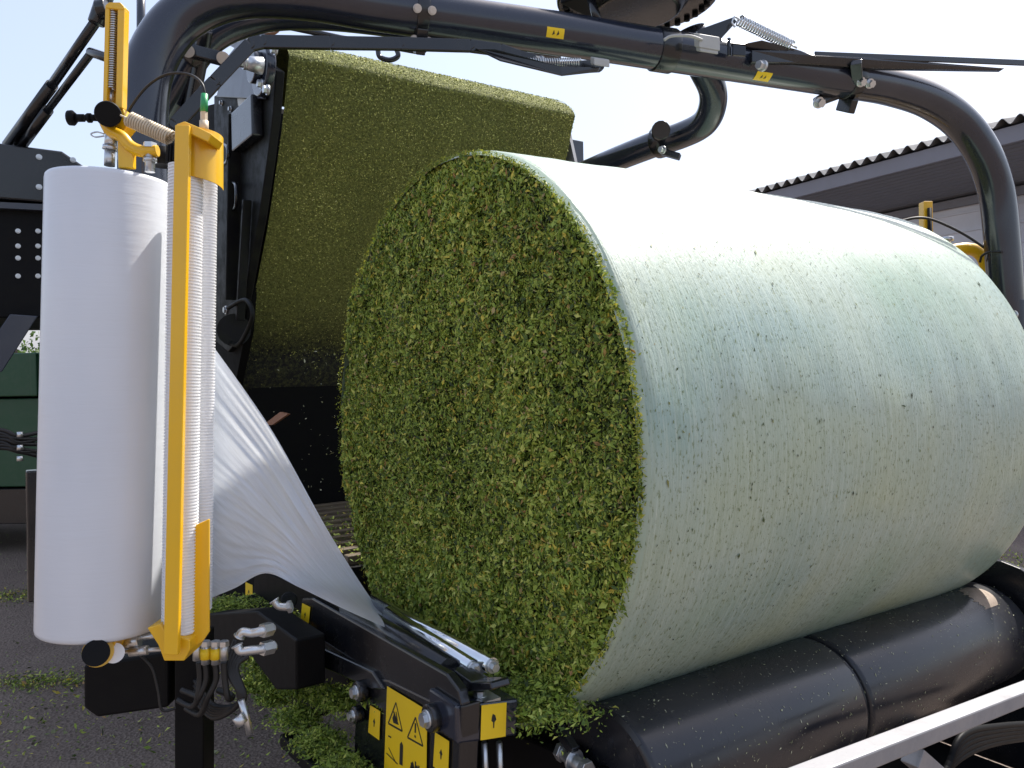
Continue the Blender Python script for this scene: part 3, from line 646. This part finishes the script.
# frames
fr = MB(); fr.box((.93, 1.30, .44), (2.40, 1.95, .60)); fr.box((.95, 1.5, 0.1), (1.10, 1.7, .44)); fr.box((2.2, 1.5, .1), (2.35, 1.7, .44)); fr.box((1.0, .98, .40), (2.3, 1.30, .50))
fr.build('table_frame', 'matte', mach, .008)
ep = MB(); pts = []
for k in range(13):
    a = math.radians(-20+k*15); pts.append(V((RX1+.02, RY-.03-.19*math.cos(a), RZ+.005+.20*math.sin(a))))
pts += [V((RX1+.02, 1.7, .70)), V((RX1+.02, 1.7, .45)), V((RX1+.02, RY-.2, .45))]
ep.prism(pts, DX*.02); ep.build('roller_guard', 'black', mach, .003)
le = MB()
le.prism([V((RX0-.035, RY+.02, .86)), V((RX0-.035, RY+.36, .82)), V((RX0-.035, RY+.36, .50)), V((RX0-.035, RY-.08, .50)), V((RX0-.035, RY-.08, .72))], DX*.02)
le.build('roller_bracket', 'matte', mach, .004)
c = onX(571, 757, .92); q = MB(); q.tube([c-V((.0, .035, .005)), c+V((.0, .02, .0))], .014, 16); q.tube([c-V((0, .05, .006)), c-V((0, .035, .005))], .018, 6, smooth=False); q.tube([c+V((0, .02, 0)), c+V((0, .032, 0))], .019, 6, smooth=False)
q.tube([c-V((0, .012, .002)), c-V((0, .006, .002))], .021, 16); q.build('adjuster_bolt', 'steel', mach, .001)
q = MB(); q.bar(onX(548, 712, .92), onX(575, 752, .92), .02, .02); q.prism([onX(545, 708, .90), onX(566, 702, .90), onX(561, 724, .90)], DX*.008); q.build('adjuster_rod', 'black', mach, .003)
# rail front right
A_, B_ = onY(800, 781, .66), onY(1060, 679, .66)
dirr = (B_-A_).normalized(); A2 = A_-dirr*.25; B2 = B_+dirr*.35
q = MB(); q.obox((A2+B2)/2, (B2-A2)/2, DY*.016, DZ*.0135); rlb = q.build('front_rail', 'rail', mach, .003)
q = MB(); q.bar(onY(912, 755, .68), onY(935, 775, .68), .03, .03); q.build('rail_bracket', 'rail', rlb, .002)
q = MB(); q.box((1.02, .72, .28), (2.3, .95, .33)); 
for x_ in (1.15, 1.6, 2.1): q.box((x_, .70, .30), (x_+.05, 1.0, .52))
q.build('lower_rail_frame', 'black', mach, .006)
q = MB()
for i in range(5): q.tube(smooth_path([onY(930+i*4, 790, .80), onY(960, 758-i*5, .80), onY(1000, 742-i*4, .82), onY(1060, 735-i*3, .85)]), .007, 8)
q.build('hose_bundle', 'matte', mach)

# ------------------------------------------------------------------ film gripper / cutter assembly (lower centre-left)
GX = .70
gr = MB(); 
def gx(l, X, ext): return [onX(a_, b_, X) for a_, b_ in l], DX*ext
gr.prism(*gx([(302, 598), (312, 598), (446, 674), (458, 690), (462, 706), (455, 716), (440, 706), (385, 682), (306, 630), (300, 628)], GX, .02))
gr.prism(*gx([(296, 642), (303, 640), (372, 672), (384, 690), (372, 690), (296, 656)], GX-.01, .02))
gr.prism(*gx([(362, 676), (388, 680), (440, 705), (462, 706), (458, 800), (352, 800), (356, 690)], GX-.002, .04))
g0 = gr.build('gripper_arm', 'black', mach, .004)
q = MB(); a_ = onY(461, 704, onX(461, 706, GX).y); yb = a_.y
q.prism([onY(456, 706, yb), onY(519, 699, yb), onY(517, 736, yb), onY(457, 745, yb)], DY*.10); q.build('end_block', 'tube', g0, .005)
q = MB()
for x_ in (484, 499): q.tube([onY(x_, 742, yb+.03), onY(x_+3, 800, yb+.03)], .006, 10)
q.build('tension_rod', 'steel', g0)
q = MB(); q.tube([onX(348, 607, GX+.035), onX(449, 670, GX+.035)], .022, 24); q.build('press_roller', 'black', g0)
q = MB(); q.coil(onX(450, 696, GX+.02), onX(450, 676, GX+.02), .011, 6, .003); q.build('spring', 'steel', g0)
# bright rollers
r1a, r1b = onX(388, 613, GX+.075), onX(473, 668, GX+.075); r2a, r2b = onX(372, 600, GX+.10), onX(492, 666, GX+.10)
for a_, b_ in ((r1a, r1b), (r2a, r2b)): MB().tube([a_, b_], .0155, 24).build('steel_roller', 'chrome', g0)
e_ = (r1b-r1a).normalized(); s_v = (r2b-r1b)
q = MB(); q.obox((r1b+r2b)/2-e_*-.002, e_*.003, s_v*.5, (e_.cross(s_v)).normalized()*.011)
for b_ in (r1b, r2b): q.tube([b_+e_*-.001, b_+e_*.005], .0125, 20)
q.build('end_link', 'steel', g0)
for b_ in (r1b, r2b): MB().tube([b_+e_*.005, b_+e_*.014], .0085, 6, smooth=False).build('bolt', 'steel', g0)
q = MB(); q.prism(*gx([(446, 668), (452, 669), (470, 682), (490, 682), (492, 690), (462, 692), (452, 682)], GX+.035, .04)); q.build('roller_bracket', 'black', g0, .003)
MB().obox(onX(480, 697, GX+.06), V((.025, 0, 0)), V((0, .03, 0)), V((0, 0, .003))).hexbolt(onX(480, 696, GX+.06), DZ, .01, .01).build('clevis', 'steel', g0)
# labels with marks
def label_plate(corners, off, marks):
    """corners TL,TR,BR,BL (world); marks in unit coords"""
    TL, TR, BR, BL_ = corners
    def P2(u, v, o=0): return (TL*(1-u)+TR*u)*(1-v)+(BL_*(1-u)+BR*u)*v + off*(1+o)
    mb = MB(); mb.prism([P2(0, 0), P2(1, 0), P2(1, 1), P2(0, 1)], off*.4); mb.cur = 1
    for poly in marks: mb.add([P2(u, v, .6) for u, v in poly], [tuple(range(len(poly)))])
    return mb.build('warning_label', ['label', 'ink'], g0)
def line(a_, b_, w): 
    dx, dy = b_[0]-a_[0], b_[1]-a_[1]; L = math.hypot(dx, dy); px_, py_ = -dy/L*w, dx/L*w
    return [(a_[0]+px_, a_[1]+py_), (b_[0]+px_, b_[1]+py_), (b_[0]-px_, b_[1]-py_), (a_[0]-px_, a_[1]-py_)]
def tri(cx, cy, s, hgt): 
    A1, B1, C1 = (cx, cy-hgt/2), (cx+s/2, cy+hgt/2), (cx-s/2, cy+hgt/2); return [line(A1, B1, .012), line(B1, C1, .012), line(C1, A1, .012)]
hand = [[(.17, .34), (.22, .25), (.25, .29), (.30, .33), (.34, .38), (.2, .39)], line((.20, .25), (.26, .36), .014), line((.26, .24), (.30, .34), .012)]
big = tri(.25, .28, .36, .30)+hand+tri(.74, .32, .36, .30)+[line((.74, .24), (.74, .36), .018), line((.74, .39), (.74, .42), .018)]
big += [[(.38, .60), (.42, .56), (.46, .60), (.46, .85), (.38, .85)], line((.08, .58), (.16, .58), .01), line((.05, .80), (.34, .86), .008), line((.1, .72), (.3, .86), .008), [(.62, .95), (.64, .8), (.70, .72), (.74, .80), (.80, .74), (.86, .84), (.92, .80), (.95, .98)], line((.66, .75), (.70, .85), .015), line((.76, .71), (.76, .85), .015), line((.84, .74), (.82, .88), .015)]
LP = lambda l, X: [onX(a_, b_, X) for a_, b_ in l]
OX = -DX*.0015
label_plate(LP([(388, 686), (428, 710), (427, 790), (385, 768)], GX-.004), OX, big)
arrow = [[(.5, .36), (.6, .5), (.55, .53), (.53, .66), (.47, .66), (.45, .53), (.38, .5)]]
label_plate(LP([(371, 705), (381, 711), (380, 740), (369, 732)], GX-.004), OX, arrow)
label_plate(LP([(436, 732), (450, 741), (449, 775), (434, 766)], GX-.004), OX, arrow)
label_plate(LP([(303, 603), (311, 607), (309, 627), (301, 622)], GX-.001), OX, arrow)
label_plate(LP([(300, 623), (307, 628), (305, 638), (298, 634)], GX-.012), OX, [])
label_plate([onY(481, 705, yb-.001), onY(506, 702, yb-.001), onY(505, 736, yb-.001), onY(480, 740, yb-.001)], -DY*.0015, [[(.45, .28), (.55, .33), (.60, .46), (.53, .53), (.52, .7), (.48, .7), (.47, .53), (.40, .48), (.42, .36)]])
label_plate([onX(246, 582, .86), onX(253, 585, .86), onX(253, 602, .86), onX(246, 598, .86)], -DX*.0015, arrow)
label_plate([onX(247, 720, .62), onX(252, 722, .62), onX(252, 733, .62), onX(247, 730, .62)], -DX*.0015, [])
for x_, y_, r_ in ((365, 690, .016), (437, 716, .018), (362, 713, .013)):
    c = onX(x_, y_, GX-.006); q = MB().tube([c, c-DX*.02], r_*1.4, 20); o = q.build('bolt_boss', 'black', g0, .003); bolt(g0, c-DX*.02, None, r_*.7, .012)
for x_, y_ in ((284, 622), (285, 640), (276, 647)): bolt(g0, onX(x_, y_, GX), None, .01, .012)
q = MB(); q.tube([onX(284, 636, GX+.05), onX(284, 636, GX-.02)], .035, 20); q.tube([onX(289, 600, GX+.05), onX(289, 600, GX)], .022, 20); q.build('pivot_boss', 'grime', g0, .004)

# base under the dispenser: dark frame column, deck, box
q = MB(); q.prism([onX(206, 614, .60), onX(256, 611, .60), onX(296, 640, .60), onX(296, 690, .60), onX(276, 690, .60), onX(250, 655, .60), onX(206, 640, .60)], DX*.07)
q.build('base_frame', 'matte', mach, .005)
q = MB(); q.prism([onX(255, 570, .84), onX(340, 600, .84), onX(350, 700, .84), onX(300, 720, .84), onX(250, 640, .84)], DX*.03); q.build('inner_panel', 'matte', mach)
q = MB(); dk = [onZ(208, 612, onX(230, 605, .72).z), onZ(258, 608, onX(230, 605, .72).z)]
c = onX(230, 608, .72); q.box((c.x-.13, c.y-.09, c.z-.02), (c.x+.12, c.y+.12, c.z)); q.build('deck_plate', 'matte', mach, .003)
q = MB(); q.prism([at(174, 636, 1.5), at(203, 636, 1.5), at(203, 830, 1.5), at(174, 830, 1.5)], d0*.06); q.build('leg_post', 'matte', mach, .004)
q = MB(); q.prism([at(83, 665, 1.5), at(168, 652, 1.5), at(168, 708, 1.5), at(97, 718, 1.5), at(83, 708, 1.5)], d0*.12); bx = q.build('motor_box', 'matte', mach, .006)
q = MB()
for (x_, x2, y2) in ((199, 196, 690), (205, 192, 700), (215, 200, 708), (224, 232, 690)):
    q.tube(smooth_path(pp([(x_, 662, 1.42), (x_+1, 680, 1.42), ((x_+x2)/2, 698, 1.42), (x2, y2+6, 1.44), (x2-14, y2, 1.46)])), .0055, 8)
for k in range(5): q.tube(smooth_path(pp([(236+k*3, 640+k*4, 1.45), (228+k*2, 668, 1.43), (240+k, 700, 1.42), (215, 718-k*3, 1.46), (195, 700-k*5, 1.5)])), .005, 8)
q.build('hydraulic_hoses', 'rubber', mach)
for x_, ring in ((197, 0), (205.5, 1), (215.5, 1), (224, 0)):
    q = MB(); q.tube(pp([(x_, 642, 1.40), (x_, 664 if ring else 660, 1.40)]), .0075, 12); q.tube(pp([(x_, 641, 1.40), (x_, 646, 1.40)]), .009, 6, smooth=False); ft = q.build('hose_fitting', 'steel', mach)
    if ring: MB().tube(pp([(x_, 648, 1.40), (x_, 659, 1.40)]), .0088, 14).build('yellow_sleeve', 'label', ft)
for l in ([(239, 637, 1.34), (243, 632, 1.34), (252, 633, 1.34), (262, 631, 1.34), (273, 628, 1.36)], [(237, 645, 1.33), (241, 651, 1.33), (252, 650, 1.33), (262, 649, 1.34), (275, 646, 1.36)], [(274, 600, 1.5), (279, 606, 1.5), (288, 607, 1.5), (292, 606, 1.5)]):
    P_ = smooth_path(pp(l)); q = MB(); q.tube(P_, .0075, 12); q.tube([P_[-9], P_[-3]], .012, 6, smooth=False); q.tube([P_[0], P_[2]], .010, 12); q.build('elbow_fitting', 'steel', mach)
q = MB(); q.tube(pp([(241, 700, 1.40), (246, 716, 1.40), (250, 734, 1.40)]), .006, 8); q.tube(pp([(237, 716, 1.38), (243, 724, 1.38)]), .010, 12); q.build('latch', 'steel', mach)

# ------------------------------------------------------------------ film dispenser (yellow)
D1 = 1.32
df = MB()
def flat(l, d, th=.008, rel=None): return [at(x_, y_, d) for x_, y_ in l], d0*th
# long bar (flat, rounded edge)
def ribbon(mb, l, d, wpx, th):
    c = [at(x_, y_, d) for x_, y_ in l]
    for a_, b_ in zip(c, c[1:]): 
        z = (b_-a_).normalized(); x = (r0 - z*r0.dot(z)).normalized(); mb.obox((a_+b_)/2, (b_-a_)/2, x*(wpx*d/F/2), z.cross(x)*(th/2))
ribbon(df, [(183.5, 126), (172, 654)], 1.27, 14.5, .012)
df.prism(*flat([(176, 124), (184, 121), (196, 126), (212, 134), (208, 142), (190, 134), (178, 134)], 1.272, .05))
# curved guard
vs = []
for k in range(13):
    a = math.radians(-15+k*10.8)
    for y_ in (134+abs(k-9)*.25, 189-k*.75):
        c = at(200, y_, 1.335); vs.append(c + r0*.036*math.cos(a) - d0*.042*math.sin(a))
df.add(vs, [(2*i, 2*i+1, 2*i+3, 2*i+2) for i in range(12)], True)
df.add([v + d0*.004 + r0*-.001 for v in vs], [(2*i, 2*i+2, 2*i+3, 2*i+1) for i in range(12)], True)
df.prism(*flat([(191, 527), (209, 519), (209, 632), (203, 641), (190, 650), (188, 560)], 1.31, .006))
df.prism(*flat([(147, 628), (160, 624), (167, 634), (190, 640), (190, 650), (184, 661), (164, 661), (158, 645)], 1.285, .07))
df.prism(*flat([(100, 641), (116, 640), (113, 648), (106, 664), (98, 662)], 1.30, .05))
disp = df.build('film_dispenser', 'yellow', mach, .0018, label='near yellow dispenser frame holding the white film roll')
# upper mast: yellow channel with a spring inside
q = MB(); 
for l in ([(105, 5), (109.5, 4), (106.5, 106), (102.5, 106)], [(117.5, 4), (124.5, 9), (122, 108), (115.5, 108)]): q.prism(*flat(l, 1.33, .018))
q.prism(*flat([(105, 5), (109, 2), (120, 2), (124.5, 7), (124, 10), (105, 8)], 1.329, .019)); q.prism(*flat([(105, 5), (124, 7), (121.5, 112), (102.5, 106)], 1.348, .004))
q.build('spring_channel', 'yellow', disp, .0015)
q = MB(); q.coil(at(113.7, 11, 1.339), at(111.2, 90, 1.339), .0058, 34, .0014); q.tube([at(111.2, 90, 1.345), at(110.8, 104, 1.345)], .005, 10); q.build('tension_spring', 'steel', disp)
# bracket from knob to bar
q = MB(); P_ = smooth_path(pp([(104, 118, 1.33), (110, 130, 1.33), (122, 137, 1.33), (130, 146, 1.33), (141, 151, 1.33), (158, 151, 1.33)]))
q.tube(P_, .010, 14)
q.prism(*flat([(117, 132), (127, 138), (133, 150), (133, 168), (118, 168)], 1.33, .012)); q.prism(*flat([(123, 108), (128, 126), (118, 138), (104, 134), (98, 120)], 1.335, .03))
q.build('tilt_bracket', 'yellow', disp, .002)
q = MB(); c = at(108, 114, 1.30); t_ = tocam(c); q.tube([c-t_*.03, c, c+t_*.004], [.0205, .0205, .019], 32); q.build('round_cap', 'matte', disp)
q = MB(); q.tube(pp([(98, 118, 1.32), (86, 117.5, 1.32)]), .0055, 12); q.tube(pp([(91, 118, 1.32), (88, 118, 1.32)]), .008, 12); q.tube(pp([(84, 118, 1.32), (76, 118, 1.32)]), .0065, 12); q.tube(pp([(76, 118, 1.32), (73, 118, 1.32), (69, 118, 1.32)]), [.008, .0125, .012], 16); q.build('pull_knob', 'matte', disp)
q = MB(); q.tube(pp([(111, 133, 1.34), (110.5, 146, 1.34)]), .0095, 14); q.tube(pp([(110.5, 146, 1.34), (110, 150, 1.34)]), .012, 14); q.tube(pp([(110, 150, 1.34), (109.5, 166, 1.34)]), .0085, 14); q.build('spindle', 'steel', disp)
q = MB(); q.tube(smooth_path(pp([(104, 134, 1.33), (97, 132, 1.33), (91, 134, 1.33), (95, 137, 1.33), (104, 136, 1.33)])), .0013, 6); q.build('lynch_pin', 'steel', disp)
q = MB(); q.coil(at(129, 119, 1.31), at(171, 138, 1.31), .0115, 17, .0021); q.tube(smooth_path(pp([(120, 115, 1.30), (127, 118, 1.305), (137, 122, 1.31)])), .0016, 6); q.tube(smooth_path(pp([(168, 137, 1.31), (175, 134, 1.30), (182, 133, 1.30)])), .0016, 6); q.build('coil_spring', 'beige', disp)
q = MB(); q.tube(pp([(150, 148, 1.33), (150, 143, 1.33)]), .011, 6, smooth=False); q.tube(pp([(150, 150, 1.33), (150, 172, 1.33)]), .008, 12); q.tube(pp([(150, 158, 1.33), (150, 162, 1.33)]), .011, 12); q.build('bolt', 'steel', disp)
# stretch rollers
q = MB(); a_, b_ = at(186, 166, 1.315), at(179, 632, 1.315); q.ribbed(a_, b_, .0275, .0052, .0018, 40); q.build('stretch_roller', 'white', disp)
q = MB(); a_, b_ = at(207.5, 182, 1.385), at(202, 610, 1.385); q.ribbed(a_, b_, .0165, .0052, .0018, 30); q.build('stretch_roller', 'white', disp, label='slimmer ribbed roller')
q = MB(); a_, b_ = at(187, 148, 1.318), at(186, 165, 1.318)
q.tube([a_, b_], .029, 32)
for k in range(24):
    an = k*math.pi/12; o = r0*math.cos(an)*.0295+d0*math.sin(an)*.0295; q.tube([a_+o, b_+o], .0024, 6)
MB().tube(pp([(163, 149, 1.4), (163, 166, 1.4)]), .02, 20).build('bearing', 'matte', disp)
q.build('toothed_gear', 'matte', disp, .001)
q = MB(); q.tube(pp([(204, 133, 1.33), (204, 121, 1.33)]), .0075, 12); q.tube(pp([(204, 121, 1.33), (204, 111, 1.33)]), .006, 6, smooth=False); q.build('cable_gland', 'beige', disp)
q = MB(); q.tube(pp([(204, 112, 1.33), (204.5, 94, 1.33)]), [.0062, .0056], 14); q.build('green_cap', 'green_cap', disp)
q = MB(); q.tube(smooth_path(pp([(205, 95, 1.33), (202, 84, 1.33), (193, 76, 1.34), (180, 73, 1.35), (165, 75, 1.36), (150, 84, 1.37), (138, 97, 1.37), (128, 113, 1.37), (124, 130, 1.38)])), .0023, 8); q.build('cable', 'rubber', disp)
# bottom hardware
q = MB(); c = at(96, 653, 1.27); t_ = tocam(c); q.tube([c-t_*.02, c], .0205, 32); q.build('round_cap', 'matte', disp)
q = MB(); c = at(98, 652, 1.28); q.tube([c-t_*.05, c-t_*.006], .0235, 32); q.build('cap_sleeve', 'yellow', disp)
q = MB(); c = at(114, 653, 1.30); q.tube([c-t_*.008, c], .016, 28); q.build('white_washer', 'white', disp)
q = MB(); q.tube(pp([(118, 640, 1.36), (165, 634, 1.36)]), .006, 12); q.tube(pp([(125, 642, 1.35), (140, 640, 1.35)]), .011, 12); q.tube(pp([(118, 652, 1.35), (165, 649, 1.35)]), .004, 12); q.tube(pp([(130, 652, 1.345), (148, 650, 1.345)]), .008, 12)
q.build('cross_rods', 'steel', disp)
q = MB(); q.tube(smooth_path(pp([(140, 655, 1.42), (152, 668, 1.42), (158, 690, 1.42), (162, 710, 1.42), (176, 708, 1.43)])), .0025, 8); q.build('wire', 'rubber', disp)

# far dispenser (right), mostly hidden
q = MB(); q.prism([at(924, 201, 2.9), at(933, 201, 2.9), at(936, 420, 2.9), at(925, 420, 2.9)], d0*.04)
q.tube(smooth_path(pp([(930, 262, 2.75), (945, 253, 2.75), (962, 249, 2.75), (976, 251, 2.75), (985, 262, 2.75), (988, 285, 2.75), (990, 320, 2.75), (994, 420, 2.75)])), .021, 16)
q.prism([at(1008, 315, 2.72), at(1021, 315, 2.72), at(1024, 420, 2.72), at(1010, 420, 2.72)], d0*.03)
d2 = q.build('film_dispenser', 'yellow', mach, .003, label='far yellow dispenser behind the bale at right')
q = MB(); q.tube(pp([(929.5, 208, 2.89), (932, 330, 2.89)]), .008, 8); q.build('slot', 'matte', d2)
q = MB(); q.tube(pp([(948, 256, 2.75), (948, 242, 2.75)]), [.014, .010], 12); q.tube(pp([(948, 241, 2.75), (948, 237, 2.75)]), .018, 12); q.build('fitting', 'steel', d2)
q = MB(); q.tube(smooth_path(pp([(902, 221, 2.72), (915, 218, 2.72), (930, 219, 2.72), (950, 227, 2.71), (970, 238, 2.7), (990, 252, 2.68)])), .0045, 8); q.tube(smooth_path(pp([(980, 262, 2.68), (982, 256, 2.66), (990, 252, 2.64), (1002, 252, 2.6)])), .004, 8); q.build('cable', 'rubber', d2)
q = MB(); q.tube(pp([(1009, 300, 2.66), (1014, 420, 2.68)]), .055, 24); so_ = q.build('arm_socket', 'black', arm, .004)
bolt(so_, at(1013, 315, 2.58), None, .012, .016)

# ------------------------------------------------------------------ film roll
A0, A1 = at(100.5, 627, 1.365), at(110.5, 181, 1.365)
q = MB(); ax_ = (A1-A0)
Rr = .0985; P_ = []; R_ = []
for t, r_ in ((0, .040), (0, Rr-.004), (.004, Rr-.001), (.012, Rr), (.3, Rr+.0004), (.7, Rr), (.99, Rr), (.997, Rr-.001), (1, Rr-.003), (1.0, .040)):
    P_.append(A0+ax_*t); R_.append(r_)
n = 96; z = ax_.normalized(); x = z.cross(V((0, 1, 0))).normalized(); y = z.cross(x); vs = []
for p, r_ in zip(P_, R_): vs += [p+(x*math.cos(2*math.pi*k/n)+y*math.sin(2*math.pi*k/n))*r_ for k in range(n)]
q.add(vs, [(i*n+k, i*n+(k+1) % n, (i+1)*n+(k+1) % n, (i+1)*n+k) for i in range(len(P_)-1) for k in range(n)], True)
fr_ = q.build('film_roll', 'roll'); tag(fr_, 'tall white roll of wrapping film standing upright in the yellow holder', 'film roll')
for p in fr_.data.polygons:
    if p.index < n or p.index >= (len(P_)-2)*n: p.use_smooth = False
for nm, a_, b_, r_ in (('core', A0-z*.006, A0+z*.02, .038), ('end_disc', A1-z*.01, A1+z*.004, .06)):
    MB().tube([a_, b_], r_, 32).build(nm, 'matte', fr_)

# ------------------------------------------------------------------ film web
tip_d = (r1a-CAM).dot(CD)
top_c = smooth_path([at(213, 346, 1.41), at(272, 430, 1.41), at(330, 534, 1.40), at(372, 600, (r2a-CAM).dot(CD)-.01), at(392, 622, tip_d-.02)], 12)
bot_c = smooth_path([at(208, 599, 1.41), at(235, 588, 1.40), at(266, 573, 1.395), at(300, 588, 1.39), at(350, 612, 1.385), at(391, 630, tip_d-.025)], 12)
def samp(c, t):
    f_ = t*(len(c)-1); i = min(int(f_), len(c)-2); return c[i].lerp(c[i+1], f_-i)
q = MB(); nt_, ns_ = 110, 160; vs = []; uv = []
for i in range(nt_+1):
    t = i/nt_
    for k in range(ns_+1):
        s = k/ns_; p = samp(top_c, t**.9).lerp(samp(bot_c, t), s)
        am = .0032*min(1, t*6+.15)*(1-t*.55)
        w = math.sin(s*58+3*math.sin(t*2+s*7))*.45+1.3*noise.noise(V((s*13, t*1.4, 0)))+.8*noise.noise(V((s*34, t*2.2, 4)))+1.2*noise.noise(V((s*4+2, t*4, 8)))
        vs.append(p - d0*(am*w)); uv.append((t*.6, s*(1-.5*t)*.6))
q.add(vs, [(i*(ns_+1)+k, i*(ns_+1)+k+1, (i+1)*(ns_+1)+k+1, (i+1)*(ns_+1)+k) for i in range(nt_) for k in range(ns_)], True); q.uv = uv
tag(q.build('stretched_film', 'web'), 'thin white film stretched in a triangle from ribbed roller to steel rollers', 'plastic film')

# ------------------------------------------------------------------ crop heaps
def heap(name, pts, size, n, label):
    P = []
    n = int(n*2.6)
    for (c, sx, sy, sz) in pts:
        a = rng.normal(0, .5, (n, 3)); a[:, 2] = np.abs(a[:, 2]); P.append(np.array([c.x, c.y, c.z]) + np.c_[a[:, 0]*sx*1.25, a[:, 1]*sy*1.35, a[:, 2]*sz*np.exp(-(a[:, 0]**2+a[:, 1]**2)*1.2)])
    P = np.vstack(P); return tag(chips(name, P, np.tile([-.3, -.2, 1.], (len(P), 1)), (.006, .018), (.25, .5), .6, 'chop', tint=np.clip(rng.beta(1.6, 1.9, len(P))*.9, 0, .97)), label, 'chopped crop', 'heaps of chopped crop lying on the machine', 'stuff')
heap('crop_heap', [(onX(230, 608, .72)+DZ*.002, .10, .09, .03)], .02, 900, 'small heap of chopped crop on the black deck below the film')
heap('crop_heap', [(onX(282, 617, .70), .03, .05, .035)], .02, 500, 'chopped crop lodged around the hose elbows beside the gripper arm')
heap('crop_heap', [(onX(263, 670, .66), .04, .07, .05), (onX(255, 688, .66), .03, .04, .05), (onX(274, 684, .66), .03, .04, .03)], .02, 700, 'chopped crop hanging below the hose elbows')
heap('crop_heap', [(onX(298, 712, .64)-DZ*.02, .04, .05, .03), (onX(320, 735, .64)-DZ*.02, .04, .05, .03), (onX(345, 762, .64)-DZ*.02, .04, .05, .03), (onX(300, 690, .68), .03, .05, .03), (onX(330, 700, .70), .03, .06, .03), (onX(275, 700, .66), .03, .03, .04), (onX(380, 690, .74), .04, .06, .02), (onX(345, 700, .74), .04, .06, .02)], .02, 900, 'trail of chopped crop on the lower frame beside the warning labels')
heap('crop_heap', [(onX(500, 690, .86)+DZ*-.02, .05, .10, .05), (onX(540, 690, .88)+DZ*-.02, .05, .08, .04), (onX(440, 665, .86)+DZ*-.02, .05, .10, .05)], .02, 1500, 'loose chopped crop gathered at the foot of the bale face')
q = MB(); q.prism([onX(200, 750, .62), onX(300, 700, .62), onX(380, 760, .62), onX(380, 830, .62), onX(260, 830, .62)], DX*.06); q.build('lower_frame', 'matte', mach, .004) if False else None
q = MB(); c = onX(300, 722, .64); e2 = onX(370, 785, .64); q.bar(c-DZ*.03, e2-DZ*.03, .10, .03); q.build('lower_frame', 'matte', mach, .004)
n = 260; P = np.array([tuple(onX(rng.uniform(240, 345), rng.uniform(330, 520), rng.uniform(.95, 1.6))) for i in range(n)])
tag(chips('falling_chaff', P, rng.normal(0, 1, (n, 3)), (.006, .018), (.25, .5), .3, 'chaff'), 'pale crop specks falling through the dark chamber gap', 'chaff', kind='stuff')

for o_ in bpy.data.objects:
    if o_.parent and o_.name.split('.')[0] in ('stuck_flecks', 'rim_bits', 'far_rim_bits', 'stuck_chaff', 'crop_layer'): o_['kind'] = 'stuff'
# ------------------------------------------------------------------ light
SAZ, SEL = math.radians(9), math.radians(54)
sdv = V((math.cos(SAZ)*math.cos(SEL), math.sin(SAZ)*math.cos(SEL), math.sin(SEL)))
sl = bpy.data.lights.new('sun', 'SUN'); sl.energy = 3.8; sl.angle = math.radians(.6); sl.color = (1, .95, .88)
so2 = bpy.data.objects.new('sun', sl); COL.objects.link(so2); so2.rotation_euler = sdv.to_track_quat('Z', 'Y').to_euler()
wd = bpy.data.worlds.new('World'); sc.world = wd; wd.use_nodes = True; n = wd.node_tree
sky = n.nodes.new('ShaderNodeTexSky'); sky.sky_type = 'NISHITA'; sky.sun_disc = False; sky.sun_elevation = SEL
sky.sun_rotation = math.radians(90)-SAZ; sky.air_density = 1.3; sky.dust_density = 3.0; sky.ozone_density = 1.0
hz = n.nodes.new('ShaderNodeMix'); hz.data_type = 'RGBA'; hz.inputs[0].default_value = .5; n.links.new(sky.outputs[0], hz.inputs[6]); hz.inputs[7].default_value = (3.0, 3.2, 4.1, 1)
n.links.new(hz.outputs[2], n.nodes['Background'].inputs[0]); n.nodes['Background'].inputs[1].default_value = .12
sc.view_settings.view_transform = 'Standard'; sc.view_settings.look = 'None'; sc.view_settings.gamma = 1; sc.view_settings.exposure = 1.1
sc.view_settings.use_curve_mapping = False
